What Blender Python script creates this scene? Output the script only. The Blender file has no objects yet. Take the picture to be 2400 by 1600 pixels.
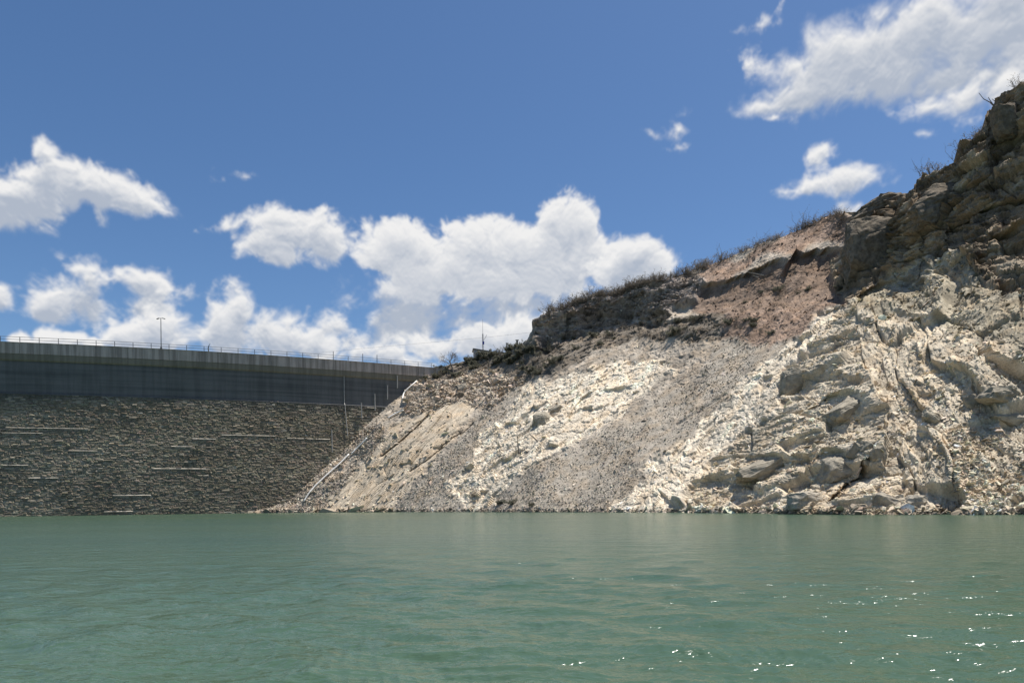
import bpy, bmesh, math, random
import numpy as np
from mathutils import Vector, Matrix, Euler

random.seed(7)
RNG = np.random.default_rng(11)
scene = bpy.context.scene
COL = scene.collection

# ------------------------------------------------------------------ camera
F, CU, CV, ROLL, EYE = 1733.0, 1200.0, 1180.0, 0.0115, 1.3
cr, sr = math.cos(ROLL), math.sin(ROLL)
cam_d = bpy.data.cameras.new('camera')
cam = bpy.data.objects.new('camera', cam_d)
COL.objects.link(cam)
cam_d.sensor_width = 36.0
cam_d.lens = 36.0 * F / 2400.0
cam_d.shift_y = (CV - 800.0) / 2400.0
cam_d.clip_start, cam_d.clip_end = 0.1, 20000.0
cam.matrix_world = Matrix(((cr, sr, 0, 0), (0, 0, -1, 0), (-sr, cr, 0, EYE), (0, 0, 0, 1)))
scene.camera = cam

# ------------------------------------------------------------------ light, exposure
SUN_EL, SUN_AZ = math.radians(71), math.radians(69)      # azimuth measured from +Y to +X
sun_dir = Vector((math.sin(SUN_AZ) * math.cos(SUN_EL), math.cos(SUN_AZ) * math.cos(SUN_EL), math.sin(SUN_EL)))
sun_d = bpy.data.lights.new('sun', 'SUN')
sun_d.energy, sun_d.angle, sun_d.color = 4.3, math.radians(0.53), (1.0, 0.955, 0.89)
sun = bpy.data.objects.new('sun', sun_d)
sun.rotation_euler = (-sun_dir).to_track_quat('-Z', 'Y').to_euler()
sun.location = sun_dir * 300
COL.objects.link(sun)
vs = scene.view_settings
vs.view_transform, vs.look, vs.exposure, vs.gamma = 'Standard', 'None', 0.65, 1.0
vs.use_curve_mapping = False
scene.cycles.use_denoising = True
scene.cycles.max_bounces = 5
scene.cycles.diffuse_bounces = 3

# ------------------------------------------------------------------ node helper
class NT:
    def __init__(s, tree):
        s.t = tree; s.n = tree.nodes; s.l = tree.links
    def node(s, typ, **kw):
        n = s.n.new(typ)
        for k, v in kw.items(): setattr(n, k, v)
        return n
    def put(s, sock, v):
        if v is None: return
        if isinstance(v, bpy.types.NodeSocket): s.l.new(v, sock)
        else: sock.default_value = v
    def m(s, op, a, b=None, c=None, clamp=False):
        n = s.node('ShaderNodeMath', operation=op, use_clamp=clamp)
        s.put(n.inputs[0], a); s.put(n.inputs[1], b); s.put(n.inputs[2], c)
        return n.outputs[0]
    def v(s, op, a, b=None, c=None):
        n = s.node('ShaderNodeVectorMath', operation=op)
        s.put(n.inputs[0], a); s.put(n.inputs[1], b)
        if c is not None: s.put(n.inputs[2], c)
        return n.outputs['Value'] if op in ('LENGTH', 'DOT_PRODUCT', 'DISTANCE') else n.outputs[0]
    def ramp(s, x, a, b, lo=0.0, hi=1.0, smooth=True):
        n = s.node('ShaderNodeMapRange', interpolation_type='SMOOTHSTEP' if smooth else 'LINEAR', clamp=True)
        s.put(n.inputs[0], x); n.inputs[1].default_value = a; n.inputs[2].default_value = b
        n.inputs[3].default_value = lo; n.inputs[4].default_value = hi
        return n.outputs[0]
    def noise(s, vec, scale, detail=4, rough=0.5, dist=0.0, lac=2.0, dims='3D'):
        n = s.node('ShaderNodeTexNoise', noise_dimensions=dims)
        s.put(n.inputs['Vector'], vec); n.inputs['Scale'].default_value = scale
        n.inputs['Detail'].default_value = detail; n.inputs['Roughness'].default_value = rough
        n.inputs['Distortion'].default_value = dist; n.inputs['Lacunarity'].default_value = lac
        return n.outputs[0]
    def mix(s, f, a, b, mode='MIX'):
        n = s.node('ShaderNodeMix', data_type='RGBA', blend_type=mode)
        s.put(n.inputs[0], f); s.put(n.inputs[6], a); s.put(n.inputs[7], b)
        return n.outputs[2]

def rgb(r, g, b): return (r, g, b, 1.0)

# ------------------------------------------------------------------ numeric helpers
def ray(u, v):
    x, y = (np.asarray(u, float) - CU) / F, (CV - np.asarray(v, float)) / F
    return x * cr + y * sr, -x * sr + y * cr
def at(u, v, Y):
    X, Z = ray(u, v)
    return np.stack([X * Y, np.asarray(Y, float) + 0 * X, EYE + Z * Y], -1)
def proj(p):
    X, Z = p[..., 0] / p[..., 1], (p[..., 2] - EYE) / p[..., 1]
    return CU + F * (X * cr - Z * sr), CV - F * (X * sr + Z * cr)

def hsh(i, j, k=0, seed=0):
    c0 = np.uint32((int(k) * 2654435761 + seed * 974711 + 12345) & 0xffffffff)
    h = i.astype(np.uint32) * np.uint32(374761393) + j.astype(np.uint32) * np.uint32(668265263) + c0
    h = (h ^ (h >> np.uint32(13))) * np.uint32(1274126177)
    h = (h ^ (h >> np.uint32(16))) * np.uint32(2246822519)
    h = h ^ (h >> np.uint32(13))
    return (h & np.uint32(0xffffff)) * np.float32(1 / 16777215.0)
def vnoise(x, y, seed=0):
    xi, yi = np.floor(x), np.floor(y); fx, fy = x - xi, y - yi
    fx, fy = fx * fx * fx * (fx * (fx * 6 - 15) + 10), fy * fy * fy * (fy * (fy * 6 - 15) + 10)
    xi, yi = xi.astype(np.int32), yi.astype(np.int32)
    a, b = hsh(xi, yi, 0, seed), hsh(xi + 1, yi, 0, seed)
    c, d = hsh(xi, yi + 1, 0, seed), hsh(xi + 1, yi + 1, 0, seed)
    return (a + (b - a) * fx) * (1 - fy) + (c + (d - c) * fx) * fy - 0.5
def fbm(x, y, octs=4, seed=0, gain=0.5):
    s, a = 0, 1.0
    for o in range(octs):
        s = s + a * vnoise(x + 17.3 * o, y - 9.1 * o, seed + o)
        x, y, a = x * 2.03 + 0.31 * y, y * 2.03 - 0.31 * x, a * gain
    return s
def blocks(x, y, seed=0, tilt=0.6, jit=0.85):
    """fractured rock: each Voronoi cell is a tilted facet; returns height, crack distance, cell random"""
    xi, yi = np.floor(x).astype(np.int32), np.floor(y).astype(np.int32)
    f1 = np.full(x.shape, 9.0); f2 = np.full(x.shape, 9.0)
    hx = np.zeros_like(x); hy = np.zeros_like(x); ci = np.zeros_like(xi); cj = np.zeros_like(yi)
    for di in (-1, 0, 1):
        for dj in (-1, 0, 1):
            a, b = xi + di, yi + dj
            ox = a + 0.5 + (hsh(a, b, 1, seed) - 0.5) * jit - x
            oy = b + 0.5 + (hsh(a, b, 2, seed) - 0.5) * jit - y
            d = np.sqrt(ox * ox + oy * oy)
            new = d < f1
            f2 = np.where(new, f1, np.minimum(f2, d))
            f1 = np.where(new, d, f1)
            hx = np.where(new, ox, hx); hy = np.where(new, oy, hy)
            ci = np.where(new, a, ci); cj = np.where(new, b, cj)
    r = hsh(ci, cj, 3, seed)
    tx, ty = hsh(ci, cj, 4, seed) - 0.5, hsh(ci, cj, 5, seed) - 0.5
    return (r - 0.5) - tilt * 2 * (tx * hx + ty * hy), f2 - f1, r
def inpoly(u, v, poly):
    inside = np.zeros(np.shape(u), bool)
    n = len(poly)
    for i in range(n):
        x0, y0 = poly[i]; x1, y1 = poly[(i + 1) % n]
        if y0 == y1: continue
        c = ((v < y0) != (v < y1)) & (u < (x1 - x0) * (v - y0) / (y1 - y0) + x0)
        inside ^= c
    return inside
def sstep(x, a, b):
    t = np.clip((x - a) / (b - a), 0, 1); return t * t * (3 - 2 * t)

# ------------------------------------------------------------------ world: Nishita daylight sky with cumulus at infinity
world = bpy.data.worlds.new('World'); scene.world = world; world.use_nodes = True
W = NT(world.node_tree); W.n.clear()
world.cycles.sampling_method = 'MANUAL'; world.cycles.sample_map_resolution = 512
AZ0, AZ1, EL0, EL1 = math.radians(-54), math.radians(54), math.radians(-3), math.radians(60)
def ang(u, v):
    x, y = (u - CU) / F, (CV - v) / F
    X, Z = x * cr + y * sr, -x * sr + y * cr
    return math.atan2(X, 1.0), math.atan2(Z, math.hypot(X, 1.0))
# cumulus groups, far to near: (softness, edge noise, billow, greyness), then direction (u, v), half sizes, weight
CLOUDS = [
 ((.85, .7, .2, 1.05), [(960,750,150,120,1.3),(1100,760,200,90,1.2),(820,800,90,50,.8),(1020,700,140,80,1),(900,700,50,60,.7),(1180,725,230,105,1),(1340,690,165,72,.95),(1000,810,90,40,.7),(900,780,60,60,.6),(1080,690,120,60,.8)]),
 ((.22, .55, .85, .55), [(925,572,78,56,1),(880,606,56,42,.95),(985,600,70,50,.8),(1010,650,130,55,.9),(1120,590,90,62,1),(1070,640,120,60,.9),(1325,548,84,76,1.15),(1300,520,50,44,1),(1370,540,52,52,1),(1230,610,140,80,1.1),(1330,630,120,70,1.05),(1405,600,62,56,.9),(1180,660,180,50,.8)]),
 ((.25, .6, .6, .85), [(1495,608,78,44,1),(1450,640,90,46,.8),(1540,620,50,26,.7)]),
 ((.30, .6, .8, .7), [(1120,795,120,48,1),(1040,812,90,38,.9),(1200,800,80,40,.8),(1250,780,50,36,.7)]),
 ((.35, .8, .6, .9), [(40,470,170,58,1),(215,450,120,44,1),(120,368,36,26,.75),(165,400,52,26,.8),(190,425,60,26,.8),(330,482,85,30,.8),(-60,490,180,55,1),(60,420,60,30,.6)]),
 ((.32, .7, .7, .7), [(690,560,125,56,1),(620,578,80,42,.95),(768,578,70,42,1),(660,530,60,34,.8),(545,530,56,17,.6),(650,608,60,20,.65),(560,560,40,22,.5)]),
 ((.40, .8, .6, 1.0), [(200,705,140,54,1),(325,668,66,34,.85),(110,724,66,34,.9),(215,655,60,30,.6),(330,715,60,30,.7),(-5,705,50,38,.95)]),
 ((.24, .5, .8, .5), [(52,800,22,24,.9),(125,795,45,34,1),(180,800,35,28,1),(220,812,32,22,.9),(90,815,60,20,.8)]),
 ((.35, .65, .75, .8), [(380,782,120,48,1),(300,795,60,34,.8),(520,785,100,66,1),(565,735,44,44,.9),(640,790,90,58,1),(625,765,40,36,.9),(740,812,56,40,1),(700,800,60,40,.9)]),
 ((.7, 1.0, .3, .8), [(455,702,70,22,.55),(548,680,26,30,.5),(430,690,30,12,.5)]),
 ((.6, .8, .5, .7), [(795,765,72,26,.85),(845,832,50,24,.75),(940,845,70,36,.8),(760,840,40,16,.6)]),
 ((.5, .5, .5, .75), [(2000,165,215,88,1.1),(1900,170,110,50,.8),(2150,95,240,100,1.1),(2350,60,240,150,1.2),(2370,195,220,66,1.1),(1800,246,90,24,.9),(1880,220,130,48,1.1),(2080,190,190,64,1.2),(2220,180,150,60,1.1),(1860,150,70,40,.8)]),
 ((.45, .7, .4, .7), [(2190,246,105,28,.85),(2270,228,150,38,.95)]),
 ((.6, 1.1, .4, .5), [(1785,50,30,15,.5),(1838,42,10,22,.4),(1765,135,40,18,.4),(1820,272,36,9,.5)]),
 ((.75, 1.0, .2, .5), [(1580,313,56,15,.55),(1608,275,20,12,.45),(1585,350,26,10,.35),(2150,325,30,9,.35),(2310,275,60,20,.45)]),
 ((.6, 1.1, .3, .5), [(1935,345,24,14,.55),(1905,365,22,12,.5)]),
 ((.5, .8, .5, .7), [(1895,440,66,24,.85),(1860,445,40,14,.7),(1995,422,76,30,.95),(2010,480,34,22,.45)]),
 ((.8, 1.0, .2, .3), [(572,411,24,8,.5),(478,408,20,9,.35),(455,530,10,5,.5),(128,602,14,10,.4)]),
 # the same weather goes on beyond the frame
 ((.4, .7, .6, .8), [(-500,620,260,80,1),(-400,250,200,70,1),(2900,330,220,90,1),(3100,560,240,90,1),(2700,-330,240,90,1),(900,-420,240,80,1),(-100,-500,200,70,1)]),
]
def cloud_map():
    NX, NY = 1440, 840
    az = np.linspace(AZ0, AZ1, NX)[None] + np.zeros((NY, 1)); el = np.linspace(EL0, EL1, NY)[:, None] + np.zeros((1, NX))
    px, py = az * F, el * F
    wx = fbm(px / 95, py / 95, 4, 801) * 44; wy = fbm(px / 95 + 31, py / 95, 4, 802) * 34
    nz = fbm(px / 70 + wx / 80, py / 70 + wy / 80, 7, 803, 0.56)
    nz2 = fbm(px / 22 + wx / 80, py / 18 + wy / 80, 5, 809, 0.55)
    def puff(s, seed):
        xi, yi = np.floor(px / s + wx / s * .5), np.floor(py / s + wy / s * .5)
        fx, fy = px / s + wx / s * .5 - xi, py / s + wy / s * .5 - yi
        xi, yi = xi.astype(np.int32), yi.astype(np.int32); f = np.full(px.shape, 9.0)
        for di in (-1, 0, 1):
            for dj in (-1, 0, 1):
                f = np.minimum(f, (di + hsh(xi + di, yi + dj, 1, seed) - fx) ** 2 + (dj + hsh(xi + di, yi + dj, 2, seed) - fy) ** 2)
        return 0.5 - np.sqrt(f)
    bil = 0.55 * puff(46, 811) + 0.32 * puff(20, 812) + 0.18 * puff(9, 813)
    A = np.zeros((NY, NX)); L = np.zeros((NY, NX))
    du = (AZ1 - AZ0) / (NX - 1); de = (EL1 - EL0) / (NY - 1)
    for (soft_, amp, bl, grey), ell in CLOUDS:
        aa = [ang(u, v) for (u, v, *_r) in ell]
        x0 = min(a for a, e in aa) - 420 / F; x1 = max(a for a, e in aa) + 420 / F
        y0 = min(e for a, e in aa) - 260 / F; y1 = max(e for a, e in aa) + 260 / F
        i0, i1 = max(0, int((x0 - AZ0) / du)), min(NX, int((x1 - AZ0) / du) + 1)
        j0, j1 = max(0, int((y0 - EL0) / de)), min(NY, int((y1 - EL0) / de) + 1)
        if i1 <= i0 or j1 <= j0: continue
        S = (slice(j0, j1), slice(i0, i1))
        X_, Y_ = az[S] + wx[S] / F * .5, el[S] + wy[S] / F * .5
        acc = np.full(X_.shape, -3.0)
        for (a, e), (u, v, ru, rv, w) in zip(aa, ell):
            sc = math.cos(math.atan((u - CU) / F))
            d = w * (1 - np.hypot((X_ - a) / (ru / F * sc * sc * 1.19), np.where(Y_ > e, 1.0, 1.2) * (Y_ - e) / (rv / F * sc * 1.19)))
            m_ = np.maximum(acc, d); acc = m_ + 0.06 * np.exp(-np.abs(acc - d) / 0.12)
        dens = acc + amp * 0.85 * nz[S] + 0.30 * amp * soft_ * nz2[S] * 2 + bl * 0.42 * bil[S] - 0.05
        al = sstep(dens, -0.04, soft_ * 1.45) ** 1.15
        th = np.clip(dens, 0, 1.2)
        tau = np.zeros_like(th); wsum = 0
        for k in (2, 4, 7, 11, 16, 23, 32):               # how much cloud lies between a point and the high sun
            w = 1.0
            sh = np.zeros_like(th); sh[:-k] = th[k:]; tau += w * sh; wsum += w
        tau /= wsum
        rel = np.zeros_like(th); rel[1:-2] = (dens[1:-2] - dens[3:]); rel = np.clip(rel, -.3, .3)
        lit = 1.02 - grey * 1.05 * sstep(tau, 0.03, 0.72) + 1.2 * rel - .55 * grey * np.clip(.12 - nz[S] - .25 * bil[S], 0, .6)
        lit = np.clip(lit - .05, 0, 1.1)
        L[S] = L[S] * (1 - al) + lit * al
        A[S] = A[S] * (1 - al) + al
    return np.where(A > 1e-3, L / np.maximum(A, 1e-3), 1.0), A * 0.985
def sky_nodes():
    lit, al = cloud_map(); h_, w_ = lit.shape
    img = bpy.data.images.new('cumulus_cover', w_, h_, alpha=True, float_buffer=True, is_data=True)
    px = np.ones((h_, w_, 4), np.float32); px[..., 0] = lit; px[..., 1] = al; px[..., 2] = 0
    img.pixels.foreach_set(px.ravel()); img.update(); img.pack()
    D = W.node('ShaderNodeTexCoord').outputs['Generated']
    sep = W.node('ShaderNodeSeparateXYZ'); W.l.new(D, sep.inputs[0])
    cmb = W.node('ShaderNodeCombineXYZ')
    W.l.new(W.m('MULTIPLY_ADD', W.m('ARCTAN2', sep.outputs[0], sep.outputs[1]), 1 / (AZ1 - AZ0), -AZ0 / (AZ1 - AZ0)), cmb.inputs[0])
    W.l.new(W.m('MULTIPLY_ADD', W.m('ARCSINE', sep.outputs[2]), 1 / (EL1 - EL0), -EL0 / (EL1 - EL0), clamp=True), cmb.inputs[1])
    tex = W.node('ShaderNodeTexImage', image=img, extension='MIRROR', interpolation='Cubic'); W.l.new(cmb.outputs[0], tex.inputs[0])
    sc = W.node('ShaderNodeSeparateColor'); W.l.new(tex.outputs[0], sc.inputs[0])
    sky = W.node('ShaderNodeTexSky', sky_type='NISHITA', sun_disc=False)
    sky.sun_elevation = SUN_EL; sky.sun_rotation = SUN_AZ
    sky.air_density, sky.dust_density, sky.ozone_density, sky.altitude = SKY_AIR
    ccol = W.mix(sc.outputs[0], rgb(*CLOUD_SHADE), rgb(*CLOUD_LIT))
    hs = W.node('ShaderNodeHueSaturation'); hs.inputs['Saturation'].default_value = SKY_SAT; W.l.new(sky.outputs[0], hs.inputs['Color'])
    out = W.mix(sc.outputs[1], hs.outputs[0], ccol)
    bg = W.node('ShaderNodeBackground'); W.l.new(out, bg.inputs[0]); bg.inputs[1].default_value = SKY_STRENGTH
    wo = W.node('ShaderNodeOutputWorld'); W.l.new(bg.outputs[0], wo.inputs[0])
SKY_STRENGTH, SKY_SAT = 0.075, 1.14
SKY_AIR = (1.0, 1.9, 3.6, 1300)
CLOUD_SHADE, CLOUD_LIT = (3.7, 4.15, 4.95), (7.5, 7.45, 7.4)
sky_nodes()

# ------------------------------------------------------------------ object helpers
def link(o, parent=None):
    COL.objects.link(o)
    if parent is not None: o.parent = parent
    return o
def tag(o, label=None, cat=None, group=None, kind=None):
    if label: o['label'] = label
    if cat: o['category'] = cat
    if group: o['group'] = group
    if kind: o['kind'] = kind
    return o
def empty(name, loc, label=None, cat=None, group=None, rz=0.0):
    o = bpy.data.objects.new(name, None); o.location = loc; o.rotation_euler[2] = rz
    o.empty_display_size = 0.3
    link(o); return tag(o, label, cat, group)
def np_mesh(name, V, faces, mats, col=None, smooth=False, mat_idx=None):
    me = bpy.data.meshes.new(name)
    V = np.asarray(V, np.float32); faces = np.asarray(faces, np.int32)
    k = faces.shape[1]; nf = len(faces)
    me.vertices.add(len(V)); me.vertices.foreach_set('co', V.ravel())
    me.loops.add(nf * k); me.loops.foreach_set('vertex_index', faces.ravel())
    me.polygons.add(nf)
    me.polygons.foreach_set('loop_start', np.arange(0, nf * k, k, dtype=np.int32))
    me.polygons.foreach_set('loop_total', np.full(nf, k, np.int32))
    me.polygons.foreach_set('use_smooth', np.full(nf, smooth, bool))
    for m_ in (mats if isinstance(mats, (list, tuple)) else [mats]): me.materials.append(m_)
    if mat_idx is not None: me.polygons.foreach_set('material_index', np.asarray(mat_idx, np.int32))
    me.update(calc_edges=True); me.validate()
    if col is not None:
        ca = me.color_attributes.new('Col', 'FLOAT_COLOR', 'POINT')
        c4 = np.ones((len(V), 4), np.float32); c4[:, :3] = col
        ca.data.foreach_set('color', c4.ravel())
    return me
class MB:
    """collects simple solids, linked as one mesh object"""
    def __init__(s): s.V = []; s.Fc = []
    def add(s, V, Fc):
        b = len(s.V); s.V += [tuple(p) for p in V]; s.Fc += [tuple(b + i for i in f) for f in Fc]
    def hexa(s, p):      # 8 corners: bottom loop then top loop
        s.add(p, [(0, 3, 2, 1), (4, 5, 6, 7), (0, 1, 5, 4), (1, 2, 6, 5), (2, 3, 7, 6), (3, 0, 4, 7)])
    def box(s, c, sx, sy, sz, R=None):
        P_ = [Vector((x * sx / 2, y * sy / 2, z * sz / 2)) for z in (-1, 1) for x, y in ((-1, -1), (1, -1), (1, 1), (-1, 1))]
        s.hexa([(R @ p if R else p) + Vector(c) for p in P_])
    def tube(s, pts, r, n=6, r1=None):
        pts = [Vector(p) for p in pts]; k = len(pts); rings = []
        r1 = r if r1 is None else r1
        for i, p in enumerate(pts):
            t = (pts[min(i + 1, k - 1)] - pts[max(i - 1, 0)]).normalized()
            a = t.cross(Vector((0, 0, 1)) if abs(t.z) < 0.9 else Vector((1, 0, 0))).normalized(); b = t.cross(a)
            rr = r + (r1 - r) * i / max(k - 1, 1)
            rings.append([p + rr * (math.cos(2 * math.pi * j / n) * a + math.sin(2 * math.pi * j / n) * b) for j in range(n)])
        V = [q for R_ in rings for q in R_]; Fc = []
        for i in range(k - 1):
            for j in range(n):
                Fc.append((i * n + j, i * n + (j + 1) % n, (i + 1) * n + (j + 1) % n, (i + 1) * n + j))
        Fc.append(tuple(range(n))[::-1]); Fc.append(tuple((k - 1) * n + j for j in range(n)))
        s.add(V, Fc)
    def mesh(s, name, mat, smooth=False):
        me = bpy.data.meshes.new(name); me.from_pydata(s.V, [], s.Fc); me.materials.append(mat)
        if smooth: me.polygons.foreach_set('use_smooth', [True] * len(me.polygons))
        me.update(); return me
    def build(s, name, mat, parent=None, smooth=False):
        return link(bpy.data.objects.new(name, s.mesh(name, mat, smooth)), parent)

# ------------------------------------------------------------------ materials
def material(name, fn, rough=0.9, spec=0.25):
    m = bpy.data.materials.new(name); m.use_nodes = True
    T = NT(m.node_tree); b = T.n['Principled BSDF']
    b.inputs['Roughness'].default_value = rough; b.inputs['Specular IOR Level'].default_value = spec
    fn(T, b); return m
def objco(T): return T.node('ShaderNodeTexCoord').outputs['Object']
def geoco(T): return T.node('ShaderNodeNewGeometry').outputs['Position']
def bump(T, b, h, strength, dist):
    n = T.node('ShaderNodeBump'); n.inputs['Strength'].default_value = strength; n.inputs['Distance'].default_value = dist
    T.put(n.inputs['Height'], h); T.l.new(n.outputs[0], b.inputs['Normal'])
def mat_rock(T, b):
    co = geoco(T)
    a = T.node('ShaderNodeVertexColor', layer_name='Col').outputs[0]
    n1 = T.noise(co, 0.9, 6, 0.62); n2 = T.noise(co, 5.5, 4, 0.6)
    f = T.m('MULTIPLY', T.ramp(n1, 0.25, 0.75, 0.72, 1.25, False), T.ramp(n2, 0.25, 0.75, 0.72, 1.28, False))
    c = T.node('ShaderNodeVectorMath', operation='SCALE'); T.l.new(a, c.inputs[0]); T.l.new(f, c.inputs['Scale'])
    tint = T.mix(T.ramp(T.noise(co, 0.35, 3), 0.42, 0.68), c.outputs[0], T.mix(1.0, c.outputs[0], rgb(1.05, 0.98, 0.90), 'MULTIPLY'))
    T.l.new(tint, b.inputs['Base Color'])
    bump(T, b, T.m('ADD', T.noise(co, 2.2, 6, 0.65), T.m('MULTIPLY', n2, 0.4)), 0.5, 0.22)
def mat_stone(base, var):
    def fn(T, b):
        co = geoco(T); oi = T.node('ShaderNodeObjectInfo').outputs['Random']
        n1 = T.noise(co, 1.6, 5, 0.6)
        c = T.mix(T.ramp(n1, 0.3, 0.7), rgb(*[x * (1 - var) for x in base]), rgb(*[min(1, x * (1 + var)) for x in base]))
        c = T.mix(T.ramp(oi, 0, 1, 0, 0.5, False), c, T.mix(1.0, c, rgb(0.75, 0.72, 0.70), 'MULTIPLY'))
        T.l.new(c, b.inputs['Base Color']); bump(T, b, T.noise(co, 3.5, 6, 0.65), 0.6, 0.2)
    return fn
def flat(c, var=0.15, sc=3.0):
    def fn(T, b):
        n = T.noise(objco(T), sc, 4)
        T.l.new(T.mix(T.ramp(n, 0.3, 0.7), rgb(*[x * (1 - var) for x in c]), rgb(*[x * (1 + var) for x in c])), b.inputs['Base Color'])
    return fn
M = {}
M['rock'] = material('weathered_rock', mat_rock, 0.95, 0.15)
M['boulder'] = material('cream_boulder', mat_stone((0.36, 0.32, 0.255), 0.25), 0.95, 0.15)
M['boulder_grey'] = material('grey_boulder', mat_stone((0.335, 0.30, 0.235), 0.25), 0.95, 0.15)
M['boulder_dark'] = material('dark_boulder', mat_stone((0.180, 0.150, 0.112), 0.35), 0.95, 0.15)
M['steel'] = material('grey_painted_steel', flat((0.12, 0.125, 0.13)), 0.6, 0.4)
M['pale_steel'] = material('pale_galvanised_steel', flat((0.38, 0.36, 0.33)), 0.6, 0.4)
M['pipe'] = material('white_plastic_pipe', flat((0.80, 0.77, 0.72), 0.06), 0.5, 0.4)
M['twig'] = material('dry_twig', flat((0.21, 0.185, 0.16), 0.3), 0.95, 0.1)
def mat_leaf(c_):
    def fn(T, b):
        flat(c_, .35, 1.2)(T, b); tr_ = T.node('ShaderNodeBsdfTranslucent'); tr_.inputs[0].default_value = rgb(*[x * 1.25 for x in c_])
        mx = T.node('ShaderNodeMixShader'); mx.inputs[0].default_value = .4; T.l.new(b.outputs[0], mx.inputs[1]); T.l.new(tr_.outputs[0], mx.inputs[2])
        T.l.new(mx.outputs[0], T.n['Material Output'].inputs['Surface'])
    return fn
M['leaf'] = material('desert_leaf', mat_leaf((0.150, 0.148, 0.112)), 0.9, 0.1)
M['dryleaf'] = material('dry_grass', mat_leaf((0.23, 0.20, 0.155)), 0.9, 0.1)
M['deadwood'] = material('bleached_deadwood', flat((0.16, 0.14, 0.12), 0.2), 0.95, 0.1)
M['palewood'] = material('bleached_pale_wood', flat((0.55, 0.50, 0.43), 0.15), 0.95, 0.1)

def mat_conc(base, darken, horiz=0.0):
    def fn(T, b):
        co = geoco(T)
        st = T.noise(T.v('MULTIPLY', co, (1.1, 1.1, 0.06)), 1.0, 5, 0.62)
        bl = T.noise(co, 0.22, 5, 0.6)
        ho = T.noise(T.v('MULTIPLY', co, (0.03, 0.03, 1.3)), 1.0, 3, 0.6)
        c = T.mix(T.ramp(st, 0.36, 0.62), rgb(*[x * darken for x in base]), rgb(*base))
        c = T.mix(T.ramp(bl, 0.35, 0.7, 0, 0.55), c, T.mix(1.0, c, rgb(0.72, 0.75, 0.72), 'MULTIPLY'))
        c = T.mix(T.ramp(ho, 0.4, 0.65, 0, horiz), c, T.mix(1.0, c, rgb(0.6, 0.63, 0.64), 'MULTIPLY'))
        T.l.new(c, b.inputs['Base Color']); bump(T, b, T.noise(co, 2.5, 5, 0.6), 0.4, 0.1)
    return fn
M['parapet'] = material('streaked_parapet_concrete', mat_conc((0.50, 0.42, 0.365), 0.55), 0.9)
M['corbel'] = material('tan_concrete_band', mat_conc((0.24, 0.21, 0.16), 0.75), 0.9)
M['smooth'] = material('dark_stained_concrete', mat_conc((0.165, 0.16, 0.155), 0.82, 0.7), 0.9)
def mat_masonry(T, b):
    co = geoco(T)
    a = T.node('ShaderNodeVertexColor', layer_name='Col').outputs[0]
    n1 = T.noise(co, 1.8, 5, 0.6); big = T.noise(T.v('MULTIPLY', co, (1, 1, 1.6)), 0.09, 4, 0.6)
    f = T.m('MULTIPLY', T.ramp(n1, 0.25, 0.75, 0.6, 1.4, False), T.ramp(big, 0.3, 0.7, 0.75, 1.2, False))
    c = T.node('ShaderNodeVectorMath', operation='SCALE'); T.l.new(a, c.inputs[0]); T.l.new(f, c.inputs['Scale'])
    T.l.new(c.outputs[0], b.inputs['Base Color']); bump(T, b, T.noise(co, 5, 5, 0.6), 0.5, 0.1)
M['masonry'] = material('rough_dam_masonry', mat_masonry, 0.95, 0.15)
def mat_masonry_piece(T, b):
    co = geoco(T); oi = T.node('ShaderNodeObjectInfo').outputs['Random']
    n1 = T.noise(co, 1.8, 5, 0.6)
    c = T.mix(oi, rgb(0.22, 0.19, 0.145), rgb(0.34, 0.295, 0.225))
    c = T.mix(1.0, c, T.mix(n1, rgb(0.5, 0.5, 0.5), rgb(1.5, 1.5, 1.5)), 'MULTIPLY')
    T.l.new(c, b.inputs['Base Color']); bump(T, b, T.noise(co, 5, 5, 0.6), 0.5, 0.1)
M['masonry_piece'] = material('rough_dam_stone', mat_masonry_piece, 0.95, 0.15)
M['lime'] = material('lime_washed_joint', flat((0.52, 0.47, 0.39), 0.25, 1.0), 0.9)

def mat_water(T, b):
    co = geoco(T)
    s1 = T.v('MULTIPLY', co, (0.6, 1.15, 1.0))
    big = T.noise(T.v('MULTIPLY', co, (0.012, 0.06, 1)), 1.0, 3, 0.5)
    c = T.mix(T.ramp(big, 0.35, 0.65), rgb(0.055, 0.096, 0.058), rgb(0.047, 0.089, 0.060))
    T.l.new(c, b.inputs['Base Color'])
    b.inputs['IOR'].default_value = 1.33; b.inputs['Specular IOR Level'].default_value = 0.5
    h = T.m('ADD', T.m('MULTIPLY', T.noise(s1, 0.9, 3, 0.5, 0.3), 0.16), T.m('ADD', T.m('MULTIPLY', T.noise(s1, 3.2, 4, 0.55, 0.4), 0.082), T.m('MULTIPLY', T.noise(s1, 11, 3, 0.5, 0.2), 0.014)))
    gust = T.ramp(T.noise(T.v('MULTIPLY', co, (0.025, 0.07, 1)), 1.0, 3, 0.55), 0.35, 0.65, 0.75, 1.2)
    bump(T, b, T.m('MULTIPLY', h, gust), 1.0, 1.0)
M['water'] = material('turbid_green_water', mat_water, 0.17, 0.5)

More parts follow.
